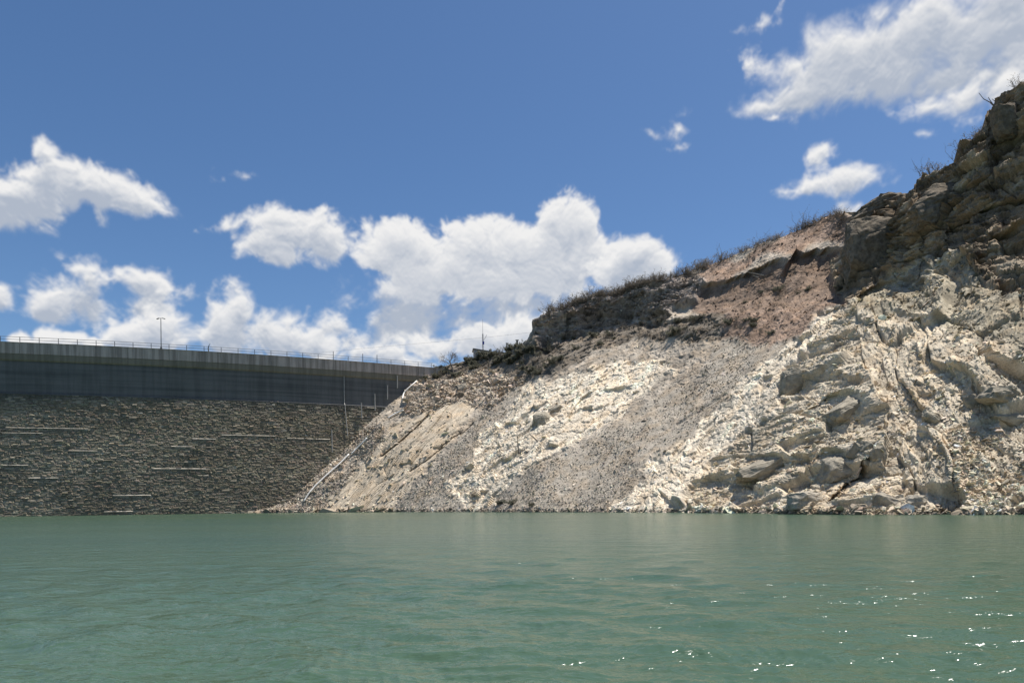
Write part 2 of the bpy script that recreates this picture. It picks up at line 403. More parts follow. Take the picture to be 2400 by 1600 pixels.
# ------------------------------------------------------------------ terrain: base surface from surveyed points (u, v, distance)
CTRL = [
 (560,1215,158),(600,1199,160.5),(700,1199,160),(850,1198,152),(1000,1198,140),(1200,1198,122),(1400,1199,107),(1600,1201,92),(1850,1203,75),(2100,1203,67),(2400,1203,61),(2650,1203,57),(2900,1203,54),
 (700,1118,167.5),(850,985,174.5),(950,905,179.5),(1000,872,182),(600,1050,196),(700,950,205),(850,860,204),(560,900,225),
 (850,1090,163),(1000,1000,163),(1000,1100,151),(1120,940,166),(1120,1060,146),(1125,835,187),(1060,860,186),
 (1250,1060,132),(1250,920,153),(1245,800,170),(1255,740,173),(1170,825,184),
 (1400,1060,122),(1400,920,141),(1400,790,160),(1350,705,172),(1430,690,170),(1500,720,163),
 (1550,1060,110),(1550,920,128),(1550,790,147),(1550,700,155),(1551,655,163),(1640,632,161),
 (1700,1060,99),(1700,920,114),(1700,790,132),(1700,700,141),(1735,590,156),
 (1850,1060,86),(1850,920,98),(1850,790,115),(1850,700,127),(1850,600,139),(1837,552,150),
 (1990,1060,78),(1990,920,88),(1990,790,101),(1990,690,112),(1960,600,133),(1960,505,143),
 (2080,660,112),(2080,560,117),(2080,470,119),(2150,410,118),(2150,640,106),(2100,800,92),(2100,930,82),(2100,1060,74),
 (2240,1060,69),(2240,920,75),(2240,790,83),(2240,680,93),(2250,560,100),(2250,380,106),
 (2400,1060,65),(2400,920,70),(2400,790,76),(2400,680,84),(2400,560,90),(2400,400,96),(2400,210,101),(2325,270,106),
 (2650,1000,63),(2650,700,78),(2650,300,90),(2650,90,96),(2900,1000,60),(2900,600,76),(2900,100,88),(2900,0,92),
]
C_ = np.array(CTRL, float); S_ = 400.0
def tps_k(d2): return np.where(d2 > 0, 0.5 * d2 * np.log(d2 + 1e-12), 0)
cp = C_[:, :2] / S_; n_ = len(cp)
K_ = tps_k(((cp[:, None] - cp[None]) ** 2).sum(-1)) + np.eye(n_) * 2e-3
Pm = np.c_[np.ones(n_), cp]
A_ = np.block([[K_, Pm], [Pm.T, np.zeros((3, 3))]])
w_ = np.linalg.solve(A_, np.r_[C_[:, 2], 0, 0, 0])
def baseY(u, v):
    q = np.stack([u, v], -1) / S_; out = w_[n_] + w_[n_ + 1] * q[..., 0] + w_[n_ + 2] * q[..., 1]
    for i in range(n_):
        out = out + w_[i] * tps_k((q[..., 0] - cp[i, 0]) ** 2 + (q[..., 1] - cp[i, 1]) ** 2)
    return out
RIDGE = np.array([(560,905),(700,890),(850,880),(960,876),(1000,873),(1040,861),(1110,840),(1160,833),(1200,818),(1236,797),(1246,775),(1253,752),(1300,728),(1347,712),(1428,690),(1551,655),(1633,632),(1735,590),(1837,552),(1939,508),(2041,483),(2100,455),(2140,436),(2150,413),(2224,383),(2280,325),(2316,296),(2328,250),(2400,204),(2500,150),(2700,70),(2900,0)], float)

NU, NV, NB = 1240, 470, 26
uu = np.linspace(560, 2900, NU)
uu = np.where(uu < 2450, uu, uu)
vr = np.interp(uu, RIDGE[:, 0], RIDGE[:, 1])
tt = np.linspace(0, 1, NV)
vb = 1230.0
UG = np.repeat(uu[None], NV, 0)
VG = vb + (vr[None] - vb) * tt[:, None]
gu, gv = np.linspace(555, 2905, 236), np.linspace(-40, 1240, 180)
Yc = baseY(gu[None] + 0 * gv[:, None], gv[:, None] + 0 * gu[None])
fu, fv = (UG - gu[0]) / (gu[1] - gu[0]), (VG - gv[0]) / (gv[1] - gv[0])
iu, iv = np.floor(fu).astype(int), np.floor(fv).astype(int); fu -= iu; fv -= iv
YG = (Yc[iv, iu] * (1 - fu) + Yc[iv, iu + 1] * fu) * (1 - fv) + (Yc[iv + 1, iu] * (1 - fu) + Yc[iv + 1, iu + 1] * fu) * fv
# a slope under water continues below the shoreline
B = at(UG, VG, YG)                                           # (NV, NU, 3)

def lip(poly, depth, hgt, u0=None, u1=None, soft=7):
    """undercut ledge: recess below a line that runs across the slope"""
    p = np.array(poly, float)
    line = np.interp(UG, p[:, 0], p[:, 1])
    s = VG - line + 5 * fbm(UG / 34, VG / 60, 2, 91)
    uj = UG + 26 * fbm(UG / 40, VG / 25, 3, 95)
    e = sstep(uj, p[0, 0] - 8, p[0, 0] + 34) * (1 - sstep(uj, p[-1, 0] - 34, p[-1, 0] + 8))
    H = np.interp(UG, p[:, 0], hgt if np.ndim(hgt) else np.full(len(p), hgt))
    return depth * e * sstep(s, 0, soft) * (1 - sstep(s, H * 0.45, H * 1.25))
def band(poly, hgt, over=1.0, back=1.3, k=1.25):
    """near-vertical rock band with a bench below it"""
    p = np.array(poly, float); line = np.interp(UG, p[:, 0], p[:, 1])
    s = VG - line + 9 * fbm(UG / 30, VG / 80, 3, 93)
    e = sstep(UG, p[0, 0] - 1, p[0, 0] + 30) * (1 - sstep(UG, p[-1, 0] - 30, p[-1, 0] + 1))
    H_ = np.interp(UG, p[:, 0], hgt if np.ndim(hgt) else np.full(len(p), hgt)); mpp = YG / F
    ramp = k * mpp * np.clip(s, 0, H_) * (1 - sstep(s, H_, H_ * (1 + back)))
    return e * (ramp + over * sstep(s, 0, 6) * (1 - sstep(s, H_ * .5, H_)))
REC = np.zeros_like(YG)
REC += band([(1255,762),(1300,742),(1400,712),(1500,690),(1590,664),(1650,648)], 46, .5)
REC += band([(1622,660),(1703,653),(1751,637),(1792,616),(1829,604),(1850,605),(1867,584),(1948,583),(2010,572)], [40,44,48,54,60,62,76,70,70], 1.6)
REC += lip([(1500,742),(1540,737),(1600,740),(1662,735)], 1.6, 32)
REC += lip([(1826,852),(1850,846),(1905,868)], 3.0, 78, soft=5)
REC += lip([(1925,935),(1980,918),(2040,928)], 2.0, 55)
REC += lip([(1895,1070),(1940,1056),(2020,1075)], 1.3, 60, soft=5)
REC += lip([(1712,1100),(1760,1075),(1860,1062)], 0.9, 60)
REC += lip([(2080,735),(2180,742),(2290,730)], 1.3, 26)
REC += lip([(2130,905),(2180,918),(2220,905)], 1.0, 26)
REC += lip([(2290,800),(2340,835),(2420,880),(2500,900)], 2.4, 48)
REC += lip([(1260,985),(1280,968),(1320,955)], 0.8, 24)
REC += lip([(1325,985),(1365,930),(1405,905)], 1.0, 18, soft=4)
REC += lip([(2000,690),(2060,655),(2130,640),(2170,650)], 2.2, 30)
REC += lip([(1990,565),(2060,548),(2160,540)], 0.8, 20)
REC += lip([(2160,455),(2230,440),(2330,395)], 2.0, 30)
REC += lip([(2325,330),(2365,310),(2420,300)], 2.4, 70)
REC += lip([(2200,520),(2260,500),(2330,460),(2420,440)], 3.2, 60)
REC += lip([(2290,580),(2340,545),(2420,520)], 3.0, 90)
REC += lip([(1180,845),(1225,820),(1290,800),(1340,795)], 1.2, 26)
# long thin shadows between the left slabs (fall-line steps)
def seam(poly, depth, wid):
    p = np.array(poly, float); best = np.full(UG.shape, 1e9); side = np.zeros_like(UG)
    for (x0, y0), (x1, y1) in zip(p[:-1], p[1:]):
        dx, dy = x1 - x0, y1 - y0; L2 = dx * dx + dy * dy
        t = np.clip(((UG - x0) * dx + (VG - y0) * dy) / L2, 0, 1)
        d = np.hypot(UG - x0 - t * dx, VG - y0 - t * dy)
        sg = np.sign((UG - x0) * dy - (VG - y0) * dx)
        side = np.where(d < best, sg, side); best = np.minimum(best, d)
    end = np.ones_like(UG)
    return depth * np.exp(-(best / wid) ** 2) * np.where(side > 0, 1.0, 0.45)
REC += seam([(1000,974),(970,1003),(940,1030),(893,1064)], 1.5, 6)
REC += seam([(1075,1012),(1040,1040),(1000,1075),(960,1100)], 0.9, 5)
REC += seam([(1105,990),(1065,1025)], 0.8, 6)
REC += seam([(905,1120),(880,1140),(860,1165)], 0.5, 4)
REC += seam([(1925,1206),(1960,1165),(2000,1130),(2050,1090)], 4.2, 12)
REC += seam([(2045,1130),(2075,1170)], 0.7, 4)
REC += seam([(1590,995),(1650,960),(1700,930)], 0.6, 5)
REC += seam([(1830,1010),(1930,985),(2010,950)], 0.6, 6)
REC += seam([(2166,650),(2162,560),(2164,440)], 3.0, 7)
REC += seam([(2330,560),(2345,640),(2360,700)], 1.5, 8)
REC += seam([(1998,660),(1992,600),(2000,560)], 1.0, 6)
REC += seam([(2050,1060),(2110,1120),(2170,1180)], 0.4, 4)
B[..., 1] += REC
lip_shade = band([(1622,660),(1703,653),(1751,637),(1792,616),(1829,604),(1850,605),(1867,584),(1948,583),(2010,572)], [40,44,48,54,60,62,76,70,70], 1.6) > 1.2
# ----- zones (places of the hillside, with broken edges)
ju = UG + 34 * fbm(UG / 60, VG / 60, 4, 5); jv = VG + 30 * fbm(UG / 60 + 50, VG / 60, 4, 6)
def zone(poly): return inpoly(ju, jv, poly)
def soft(mask, it=6):
    m = mask.astype(np.float32)
    for _ in range(it):
        m[1:-1] = (m[:-2] + m[1:-1] * 2 + m[2:]) / 4
        m[:, 1:-1] = (m[:, :-2] + m[:, 1:-1] * 2 + m[:, 2:]) / 4
    return m
Z_SCREE = zone([(1090,1215),(1420,1215),(1480,1130),(1600,1040),(1700,940),(1800,850),(1900,775),(1830,775),(1700,800),(1620,890),(1520,950),(1400,1020),(1250,1090),(1130,1190)]) | \
          zone([(860,1215),(1000,1120),(1090,1030),(1140,960),(1220,905),(1240,900),(1190,960),(1090,1110),(1090,1215)])
Z_RIB1 = zone([(1090,1200),(1060,1140),(1110,1080),(1190,960),(1250,900),(1330,880),(1430,835),(1560,840),(1580,880),(1500,930),(1420,990),(1300,1060),(1180,1160)])
Z_RIB2 = zone([(1400,1210),(1480,1135),(1600,1040),(1690,950),(1745,880),(1830,810),(1920,740),(1990,705),(2010,740),(1900,820),(1840,870),(1830,960),(1720,1030),(1640,1110),(1560,1210)])
Z_MASSIF = (UG > 1980) | zone([(1560,1215),(1640,1110),(1740,1020),(1830,955),(1840,860),(1930,790),(1985,690),(2100,640),(2100,1215)])
Z_DARK = zone([(1985,690),(1990,430),(2200,300),(2450,120),(2950,-60),(2950,650),(2500,680),(2400,690),(2330,655),(2240,595),(2140,622),(2060,655)])
Z_RED = zone([(1560,660),(1640,640),(1700,610),(1800,570),(1960,500),(2000,500),(2000,570),(1900,585),(1800,600),(1700,655)]) | \
        zone([(1690,790),(1690,700),(1800,680),(1985,640),(1975,700),(1880,790),(1760,810)])
Z_CLIFF = zone([(1245,800),(1240,740),(1300,710),(1500,665),(1600,640),(1645,650),(1640,700),(1560,720),(1480,740),(1350,790)])
Z_BAND = zone([(1000,900),(1000,850),(1110,835),(1240,800),(1340,790),(1480,745),(1660,735),(1720,700),(1990,650),(1985,690),(1700,740),(1690,790),(1560,800),(1420,800),(1330,860),(1260,890),(1120,870)])
Z_SLAB = zone([(720,1215),(850,1090),(960,975),(1010,955),(1110,955),(1080,1020),(990,1110),(880,1215)])
Z_TOP = zone([(940,945),(1000,880),(1130,870),(1260,890),(1230,905),(1130,960),(1000,955),(940,970)])
Z_MID = zone([(1985,700),(2060,630),(2140,590),(2240,560),(2330,620),(2450,690),(2950,700),(2950,860),(2450,860),(2330,800),(2200,740),(2060,745)]) & ~Z_DARK
Z_MASSIF &= ~Z_DARK; Z_MASSIF &= ~Z_RED

# ----- displacement along the normal (metres)
def normals(Pg):
    du = np.gradient(Pg, axis=1); dv = np.gradient(Pg, axis=0)
    n = np.cross(du, dv); n /= np.linalg.norm(n, axis=-1, keepdims=True) + 1e-9
    flip = (n[..., 1] > 0.3) & True
    return np.where((n * (np.array([0, 0, 1.3]) - Pg)).sum(-1, keepdims=True) < 0, -n, n)
Nn = normals(at(UG, VG, YG))
X, Y, Z = B[..., 0], B[..., 1], B[..., 2]
A = 0.70 * X - 0.71 * Y            # metres along the shore
H = Z * 1.5                        # metres up the fall line
wx, wy = fbm(A / 9, H / 9, 3, 21) * 1.7, fbm(A / 9 + 40, H / 9, 3, 22) * 1.7
Aw, Hw = A + wx, H + wy
def rotc(a, h, deg): c, s = math.cos(math.radians(deg)), math.sin(math.radians(deg)); return a * c + h * s, -a * s + h * c

# layered rock of the massif: beds that dip one way on its left flank and the other way on its right
def beds(deg, seed):
    p, q = rotc(Aw, Hw, deg)
    h0, c0, r0 = blocks(p / 11.0, q / 4.6, seed, 0.7)
    h1, c1, r1 = blocks(p / 4.6, q / 1.4, seed + 1, 0.6)
    p, q = rotc(A + .3 * wx, H + .3 * wy, deg)
    h2, c2, r2 = blocks(p / 1.7, q / 0.55, seed + 2, 0.6)
    h3, c3, r3 = blocks(p / 0.62, q / 0.3, seed + 3, 0.7)
    h4, c4, r4 = blocks(p / 0.3, q / 0.13, seed + 4, 0.7)
    h0, h1 = soft(h0, 6), soft(h1, 1)
    d = 1.7 * h0 + 0.50 * h1 + 0.18 * h2 + 0.09 * h3 + 0.04 * h4
    d -= 0.45 * (1 - sstep(c0, 0, 0.07)) + 0.15 * (1 - sstep(c1, 0, 0.07)) + 0.04 * (1 - sstep(c2, 0, 0.12))
    return d, r0, r1, r2
wl = sstep(UG + 90 * fbm(UG / 90, VG / 90, 3, 31) - 0.35 * (VG - 900), 1990, 2090)
dL, rl0, rl1, rl2 = beds(8, 100); dR, rr0, rr1, rr2 = beds(-62, 140)
dM = np.where(wl > 0.5, dR, dL); r0 = np.where(wl > 0.5, rr0, rl0); r1 = np.where(wl > 0.5, rr1, rl1); r2 = np.where(wl > 0.5, rr2, rl2)
# blocky broken rib rock
b1, k1, q1 = blocks(Aw / 2.6, Hw / 4.2, 200, 0.8); b2, k2, q2 = blocks((A + .3 * wx) / 1.0, (H + .3 * wy) / 1.4, 201, 0.6); b3, k3, q3 = blocks(A / 0.42, H / 0.5, 202, 0.6)
dRib = 0.6 * b1 + 0.26 * b2 + 0.12 * b3 - 0.10 * (1 - sstep(k2, 0, 0.15))
# slab: long smooth plates down the fall line
s1, c1_, p1 = blocks((A + 0.5 * wx) / 2.4, (H + wy) / 16, 230, 0.5); s2, c2_, p2 = blocks(Aw / 0.8, Hw / 4.5, 231, 0.5); s3, _, _ = blocks(Aw / 0.4, Hw / 1.4, 232, 0.5)
dSlab = 0.42 * s1 + 0.20 * s2 + 0.09 * s3 - 0.12 * (1 - sstep(c1_, 0, 0.1))
# scree and soil
dScree = 0.5 * fbm(A / 6, H / 9, 3, 250) + 0.10 * fbm(A / 0.9, H / 0.9, 3, 251)
# crags
Ac, Hc = A + .45 * wx, H + .45 * wy
g0, e0, t0 = blocks(Ac / 8.0, Hc / 6.0, 299, 0.5); g1, e1, t1 = blocks(Ac / 3.4, Hc / 2.2, 300, 0.5); g2, e2, t2 = blocks(A / 1.5, H / 0.8, 301, 0.5); g3, e3, t3 = blocks(A / 0.6, H / 0.4, 302, 0.5); g4, e4, t4 = blocks(A / 0.28, H / 0.2, 303, 0.5)
dCrag = 1.7 * g0 + 1.0 * g1 + 0.5 * g2 + 0.24 * g3 + 0.08 * g4 - 0.5 * (1 - sstep(e0, 0, 0.06)) - 0.25 * (1 - sstep(e1, 0, 0.08))
dTop = 0.5 * b2 + 0.35 * b3 + 0.6 * fbm(A / 3, H / 1.2, 4, 260)
D = dScree * 1.0
base_rough = 0.2 * b2 + 0.12 * b3
D = D + base_rough
for msk, dd in ((Z_SCREE, dScree), (Z_TOP, dTop), (Z_BAND, dScree + 0.5 * b2), (Z_RIB1, dRib), (Z_SLAB, dSlab), (Z_RIB2, dRib), (Z_MASSIF, dM), (Z_RED, dScree + 0.12 * b3 + .15 * b2), (Z_CLIFF, dCrag * 0.85), (Z_DARK, dCrag * 1.15)):
    w = soft(msk, 3); D = D * (1 - w) + dd * w
D[1:-1, 1:-1] = .76 * D[1:-1, 1:-1] + .06 * (D[:-2, 1:-1] + D[2:, 1:-1] + D[1:-1, :-2] + D[1:-1, 2:])
TP = B + Nn * D[..., None]

# ----- albedo of each kind of rock, plus painted shade under the lip
def colz(r, g_, b_): return np.array([r, g_, b_])
cv = (fbm(A / 2.3, H / 2.3, 4, 400) + .75 * fbm((A + .4 * wx) / 1.5, H / 16, 3, 405))[..., None]   # patches and fall-line streaks
base_c = colz(0.380, 0.330, 0.266) * (1 + 0.4 * cv)
def paint(c, msk, colr, it=2):
    w = soft(msk, it)[..., None]; return c * (1 - w) + colr * w
c = base_c
c = paint(c, Z_SCREE, colz(0.365, 0.322, 0.262) * (1 + 0.22 * cv), 6)
c = paint(c, Z_TOP, colz(0.400, 0.340, 0.270) * (1 + 0.3 * cv))
c = paint(c, Z_BAND, colz(0.175, 0.150, 0.120) * (1 + 0.5 * cv))
c = paint(c, Z_RIB1, colz(0.650, 0.570, 0.450) * (1 + 0.28 * (q2[..., None] - 0.5) + 0.25 * cv))
c = paint(c, Z_SLAB, colz(0.490, 0.415, 0.315) * (1 + 0.3 * (p2[..., None] - 0.5) + 0.2 * cv))
c = paint(c, Z_RIB2, colz(0.650, 0.570, 0.450) * (1 + 0.28 * (q2[..., None] - 0.5) + 0.25 * cv))
c = paint(c, Z_MASSIF, colz(0.500, 0.432, 0.328) * (1 + 0.35 * (r1[..., None] - 0.5) + 0.3 * (r2[..., None] - 0.5) + 0.25 * cv))
c = paint(c, Z_MID, colz(0.330, 0.290, 0.215) * (1 + 0.5 * (t2[..., None] - 0.5) + 0.5 * cv), 14)
c = paint(c, Z_RED, colz(0.275, 0.198, 0.148) * (1 + 0.6 * cv), 12)
c = paint(c, lip_shade, colz(0.205, 0.150, 0.112) * (1 + 0.6 * cv), 8)  # brown rock, with the shade under the overhang painted into its colour
c = paint(c, Z_CLIFF, colz(0.250, 0.212, 0.180) * (1 + 0.9 * (t3[..., None] - 0.5) + 0.7 * cv))
tanp = sstep(fbm(A / 6 + 9, H / 3, 4, 420), .02, .25)[..., None]
c = paint(c, Z_DARK, (colz(0.200, 0.156, 0.108) * (1 - tanp) + colz(0.300, 0.245, 0.175) * tanp) * (1 + 0.6 * (t2[..., None] - 0.5) + 0.5 * cv))
wet = sstep(.38 + .25 * fbm(A / 1.5, H * 0, 3, 410) - TP[..., 2], 0, .15)[..., None]
c = c * (1 - .45 * wet)                       # damp rock at the waterline
c = np.clip(c, 0.02, 0.75)

# ----- the far side of the ridge
last = TP[-1]; rows = []
for k in range(1, NB + 1):
    s = k / NB; p = last.copy()
    p[:, 1] += 75 * s ** 1.4; p[:, 0] += 30 * s ** 1.4
    p[:, 2] += -6 * s - 22 * s * s + 0.9 * s * fbm(p[:, 0] / 5, p[:, 1] / 5, 3, 77)
    rows.append(p)
TPf = np.concatenate([TP, np.array(rows)], 0)
cf = np.concatenate([c, np.repeat(c[-1:], NB, 0)], 0)
nr = NV + NB
idx = np.arange(nr * NU).reshape(nr, NU)
quads = np.stack([idx[:-1, :-1], idx[:-1, 1:], idx[1:, 1:], idx[1:, :-1]], -1).reshape(-1, 4)
hill_me = np_mesh('hillside', TPf.reshape(-1, 3), quads, M['rock'], cf.reshape(-1, 3))
hill = link(bpy.data.objects.new('hillside', hill_me)); tag(hill, 'steep pale rocky hillside rising from the reservoir to a scrubby ridge', kind='structure')

TU, TV = proj(TP)
def surf(u, v):
    """point and normal of the finished hillside seen near direction (u, v)"""
    ci = np.clip(np.searchsorted(uu, u), 12, NU - 13)
    sl = slice(ci - 12, ci + 13)
    d = (TU[:, sl] - u) ** 2 + (TV[:, sl] - v) ** 2 + 0.02 * (TP[:, sl, 1] - TP[:, sl, 1].min())
    k = np.unravel_index(np.argmin(d), d.shape)
    i, j = k[0], ci - 12 + k[1]
    return Vector(TP[i, j]), Vector(Nn[i, j])

# ------------------------------------------------------------------ water
def build_water():
    th = np.concatenate([np.linspace(-180, -46, 40)[:-1], np.linspace(-46, 46, 760), np.linspace(46, 180, 40)[1:]]) * math.pi / 180
    k = np.linspace(1 / 3.0, 1 / 62.0, 300); r = np.concatenate([[0.6, 1.5], 1 / k, np.geomspace(66, 4000, 40)])
    R_, T_ = np.meshgrid(r, th, indexing='ij')
    x, y = R_ * np.sin(T_), R_ * np.cos(T_)
    z = np.zeros_like(x)
    rs = np.random.default_rng(3)
    fade = np.exp(-(R_ / 34.0) ** 2)
    for i in range(15):
        lam = 0.32 * 1.20 ** i * (0.85 + 0.3 * rs.random()); a = math.radians(rs.normal(72, 24)); kk = 2 * math.pi / lam
        ph = rs.random() * 6.28
        s = np.sin(kk * (x * math.cos(a) + y * math.sin(a)) + ph + 1.6 * vnoise(x / lam / 2.2, y / lam / 2.2, 600 + i) * 3)
        amp = 0.0095 * lam ** 0.62 * (0.55 + 1.6 * (vnoise(x / lam / 3, y / lam / 3, 640 + i) + 0.5))
        z += amp * fade * np.exp(-(np.maximum(R_, 3) ** 2 * .00106 * 4.0 / lam) ** 2) * (1 - np.abs(s)) ** 1.0 * 1.1
    z -= z.mean()
    V = np.stack([x, y, z], -1).reshape(-1, 3)
    nr_, nt_ = x.shape; ix = np.arange(nr_ * nt_).reshape(nr_, nt_)
    q = np.stack([ix[:-1, :-1], ix[1:, :-1], ix[1:, 1:], ix[:-1, 1:]], -1).reshape(-1, 4)
    o = link(bpy.data.objects.new('water', np_mesh('water', V, q[:, ::-1], M['water'], smooth=True)))
    tag(o, 'rippled turbid green reservoir water', kind='structure')
build_water()

# ------------------------------------------------------------------ dam
Zp, Zpar, Zcor, Zsm = 34.8, 32.5, 31.1, 24.7
_du = np.array([-700., -300, 0, 300, 600, 800, 980, 1150]); _dt = np.array([.245, .2355, .2267, .2169, .2065, .196, .1867, .1775])
_dY = (Zp - EYE) / _dt; _dX = (_du - CU) / F * _dY
_pf = np.polyfit(_dX, _dY, 4); _pd = np.polyder(_pf)
def dam_y(x): return np.polyval(_pf, x)
def dam_frame(x):
    m = np.polyval(_pd, x); L = np.sqrt(1 + m * m); return m / L, -1 / L          # outward normal (towards the lake)
def dam_pt(x, out, z):
    nx, ny = dam_frame(x); return np.stack([x + nx * out, dam_y(x) + ny * out, z + 0 * x], -1)
def batter(z): return 0.35 + (Zsm - z) * 0.11
def dam_strip(xs, prof):
    """closed profile [(out, z)] swept along the curve of the dam"""
    k = len(prof); V = np.concatenate([np.array([dam_pt(x, o, z) for o, z in prof]) for x in xs])
    Fc = [(i * k + j, i * k + (j + 1) % k, (i + 1) * k + (j + 1) % k, (i + 1) * k + j) for i in range(len(xs) - 1) for j in range(k)]
    Fc += [tuple(range(k))[::-1], tuple((len(xs) - 1) * k + j for j in range(k))]
    m_ = MB(); m_.add(V, Fc); return m_
X0, X1 = -190.0, -12.0
dam = empty('dam', (float(dam_pt(-60.0, 0, 0)[0]), float(dam_pt(-60.0, 0, 0)[1]), 0), 'long curved concrete and rough stone dam closing the reservoir', 'dam')
def dpart(name, mb, mat, smooth=False):
    o = mb.build(name, mat, None, smooth); o.parent = dam; o.matrix_parent_inverse = Matrix.Translation(-dam.location); return o
xs_full = np.linspace(X0, X1, 90)
dpart('upper_wall', dam_strip(xs_full, [(0.0, Zsm - 0.5), (0.0, Zcor), (-7.0, Zcor), (-7.0, Zsm - 0.5)]), M['smooth'])
dpart('corbel_band', dam_strip(xs_full, [(0.12, Zcor - .02), (0.28, Zcor + 0.25), (0.28, Zpar - 0.02), (-7.2, Zpar - 0.02), (-7.2, Zcor - .02)]), M['corbel'])
dpart('masonry_ledge', dam_strip(xs_full, [(0.003, Zsm - .15), (0.003, Zsm), (0.42, Zsm - .14), (0.42, Zsm - .3), (0.003, Zsm - .3)]), M['smooth'])
core_me = dam_strip(xs_full, [(batter(Zsm - .3) - .06, Zsm - .3), (batter(-3) - .06, -3), (-9, -3), (-9, Zsm - .3)])
M['mortar'] = material('dark_mortar', mat_conc((0.22, 0.195, 0.152), 0.7, 0.5), 0.95)
dpart('masonry_core', core_me, M['mortar'])
post_step = 3.42
xp = [-103.0 - 20 * 3.1]
while xp[-1] < -19:
    nx_, ny_ = dam_frame(xp[-1]); xp.append(xp[-1] + post_step * -ny_)
for i in range(0, len(xp) - 2, 2):
    a_, b_ = xp[i] + 0.03, xp[min(i + 2, len(xp) - 1)] - 0.03
    dd_ = random.uniform(-.012, .012)
    dpart('parapet_panel', dam_strip(np.linspace(a_, b_, 4), [(0.36 + dd_, Zpar), (0.36 + dd_, Zp - .12), (0.44 + dd_, Zp - .10), (0.44 + dd_, Zp), (-.1, Zp), (-.1, Zpar)]), M['parapet'])
dpart('parapet_core', dam_strip(xs_full, [(0.26, Zpar - .01), (0.26, Zp - .06), (-.06, Zp - .06), (-.06, Zpar - .01)]), M['smooth'])
# rough stone facing, laid in uneven courses
def build_facing():
    rs = np.random.default_rng(5); quads = []; cols = []; rows = []
    z = -1.2
    while z < Zsm - 0.35:
        hc = rs.uniform(0.19, 0.38); hc = min(hc, Zsm - 0.32 - z)
        if hc < 0.15: break
        x = -150.0 + rs.uniform(0, 1)
        while x < -21:
            w = rs.uniform(0.35, 1.25) * (1.5 if rs.random() < .15 else 1); rows.append((x, w, z, hc)); x += w * 0.9
        z += hc
    rows = np.array(rows); n = len(rows)
    # stones out of view behind the hillside or beyond the frame's far left are left out
    uvm = proj(dam_pt(rows[:, 0], batter(rows[:, 2]), rows[:, 2]))
    keep = (uvm[0] > -120) & (uvm[0] < 1010) & (uvm[1] > 0)
    lim = np.interp(uvm[0], [560, 600, 700, 850, 1000], [1260, 1225, 1135, 1005, 890]); keep &= (uvm[0] < 560) | (uvm[1] < lim + 12)
    rows = rows[keep]; n = len(rows)
    zw = 0.22 * fbm(rows[:, 0] / 6, rows[:, 2] / 2, 3, 950) + .05 * rs.normal(size=n); rows[:, 2] += zw
    V = np.zeros((n, 8, 3)); g_ = 0.02
    x0, x1 = rows[:, 0] + g_, rows[:, 0] + rows[:, 1] * 0.9 - g_
    z0, z1 = rows[:, 2] + g_ + rs.normal(0, .05, n), rows[:, 2] + rows[:, 3] - g_ + rs.normal(0, .05, n); sk = rs.normal(0, .06, (4, n))
    dep = rs.gamma(1.8, 0.024, n) + 0.012
    back = -0.03
    for k, (xx, zz) in enumerate(((x0, z0), (x1, z0), (x1, z1), (x0, z1))):
        V[:, k] = dam_pt(xx + sk[k], batter(zz) + back, zz + sk[3 - k])
    ins = np.minimum(0.13, 0.25 * (x1 - x0)); hh = z1 - z0
    for k, (xx, zz, f) in enumerate(((x0 + ins * rs.uniform(.2, 1, n), z0 + .12 * hh, .9), (x1 - ins * rs.uniform(.2, 1, n), z0 + .12 * hh, .9), (x1 - ins * rs.uniform(.3, 1.5, n), z1 - hh * rs.uniform(.1, .5, n), .75), (x0 + ins * rs.uniform(.3, 1.5, n), z1 - hh * rs.uniform(.1, .5, n), .75))):
        V[:, 4 + k] = dam_pt(xx + sk[k] * 1.3, batter(zz) + dep * f * rs.uniform(.86, 1.14, n), zz + sk[3 - k] * 1.3)
    t = np.array([(4, 5, 6, 7), (0, 1, 5, 4), (1, 2, 6, 5), (2, 3, 7, 6), (3, 0, 4, 7)])
    tint_ = 1 + .35 * fbm(rows[:, 0] / 14, rows[:, 2] / 5, 3, 960)
    colr = tint_[:, None] * np.array([0.285, 0.240, 0.175])[None] * rs.uniform(.82, 1.18, (n, 1)) * (1 + rs.normal(0, .03, (n, 3)))
    darken = sstep(rows[:, 2] + 1.6 * fbm(rows[:, 0] / 9, rows[:, 2] / 4, 3, 970), Zsm - 3.2, Zsm - .4); colr = colr * (1 - .5 * darken[:, None]) * (1 - darken[:, None] * np.array([.1, 0, -.12]))   # darker and bluer towards the top of the facing, noisy edge
    pale = rs.random(n) < .012; colr[pale] = np.array([.40, .36, .29]) * rs.uniform(.8, 1.2, (pale.sum(), 1))
    area = (x1 - x0) * hh / (dam_y(x0) ** 2) * ((uvm[0][keep] > 5) & (uvm[1][keep] < 1200))
    big = np.argsort(-area)[:300]; rest = np.ones(n, bool); rest[big] = False
    Vr = V[rest].reshape(-1, 3); nr_ = rest.sum()
    Fr = (np.arange(nr_)[:, None, None] * 8 + t[None]).reshape(-1, 4)
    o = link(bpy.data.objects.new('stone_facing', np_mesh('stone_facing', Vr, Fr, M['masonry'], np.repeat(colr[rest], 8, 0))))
    o.parent = dam; o.matrix_parent_inverse = Matrix.Translation(-dam.location); o['kind'] = 'stuff'
    for i in big:
        c_ = V[i].mean(0); me = bpy.data.meshes.new('stone'); me.from_pydata([tuple(p - c_) for p in V[i]], [], [tuple(int(k) for k in f) for f in t])
        me.materials.append(M['masonry_piece']); o = link(bpy.data.objects.new('stone', me), dam)
        o.location = Vector(c_) - dam.location
build_facing()
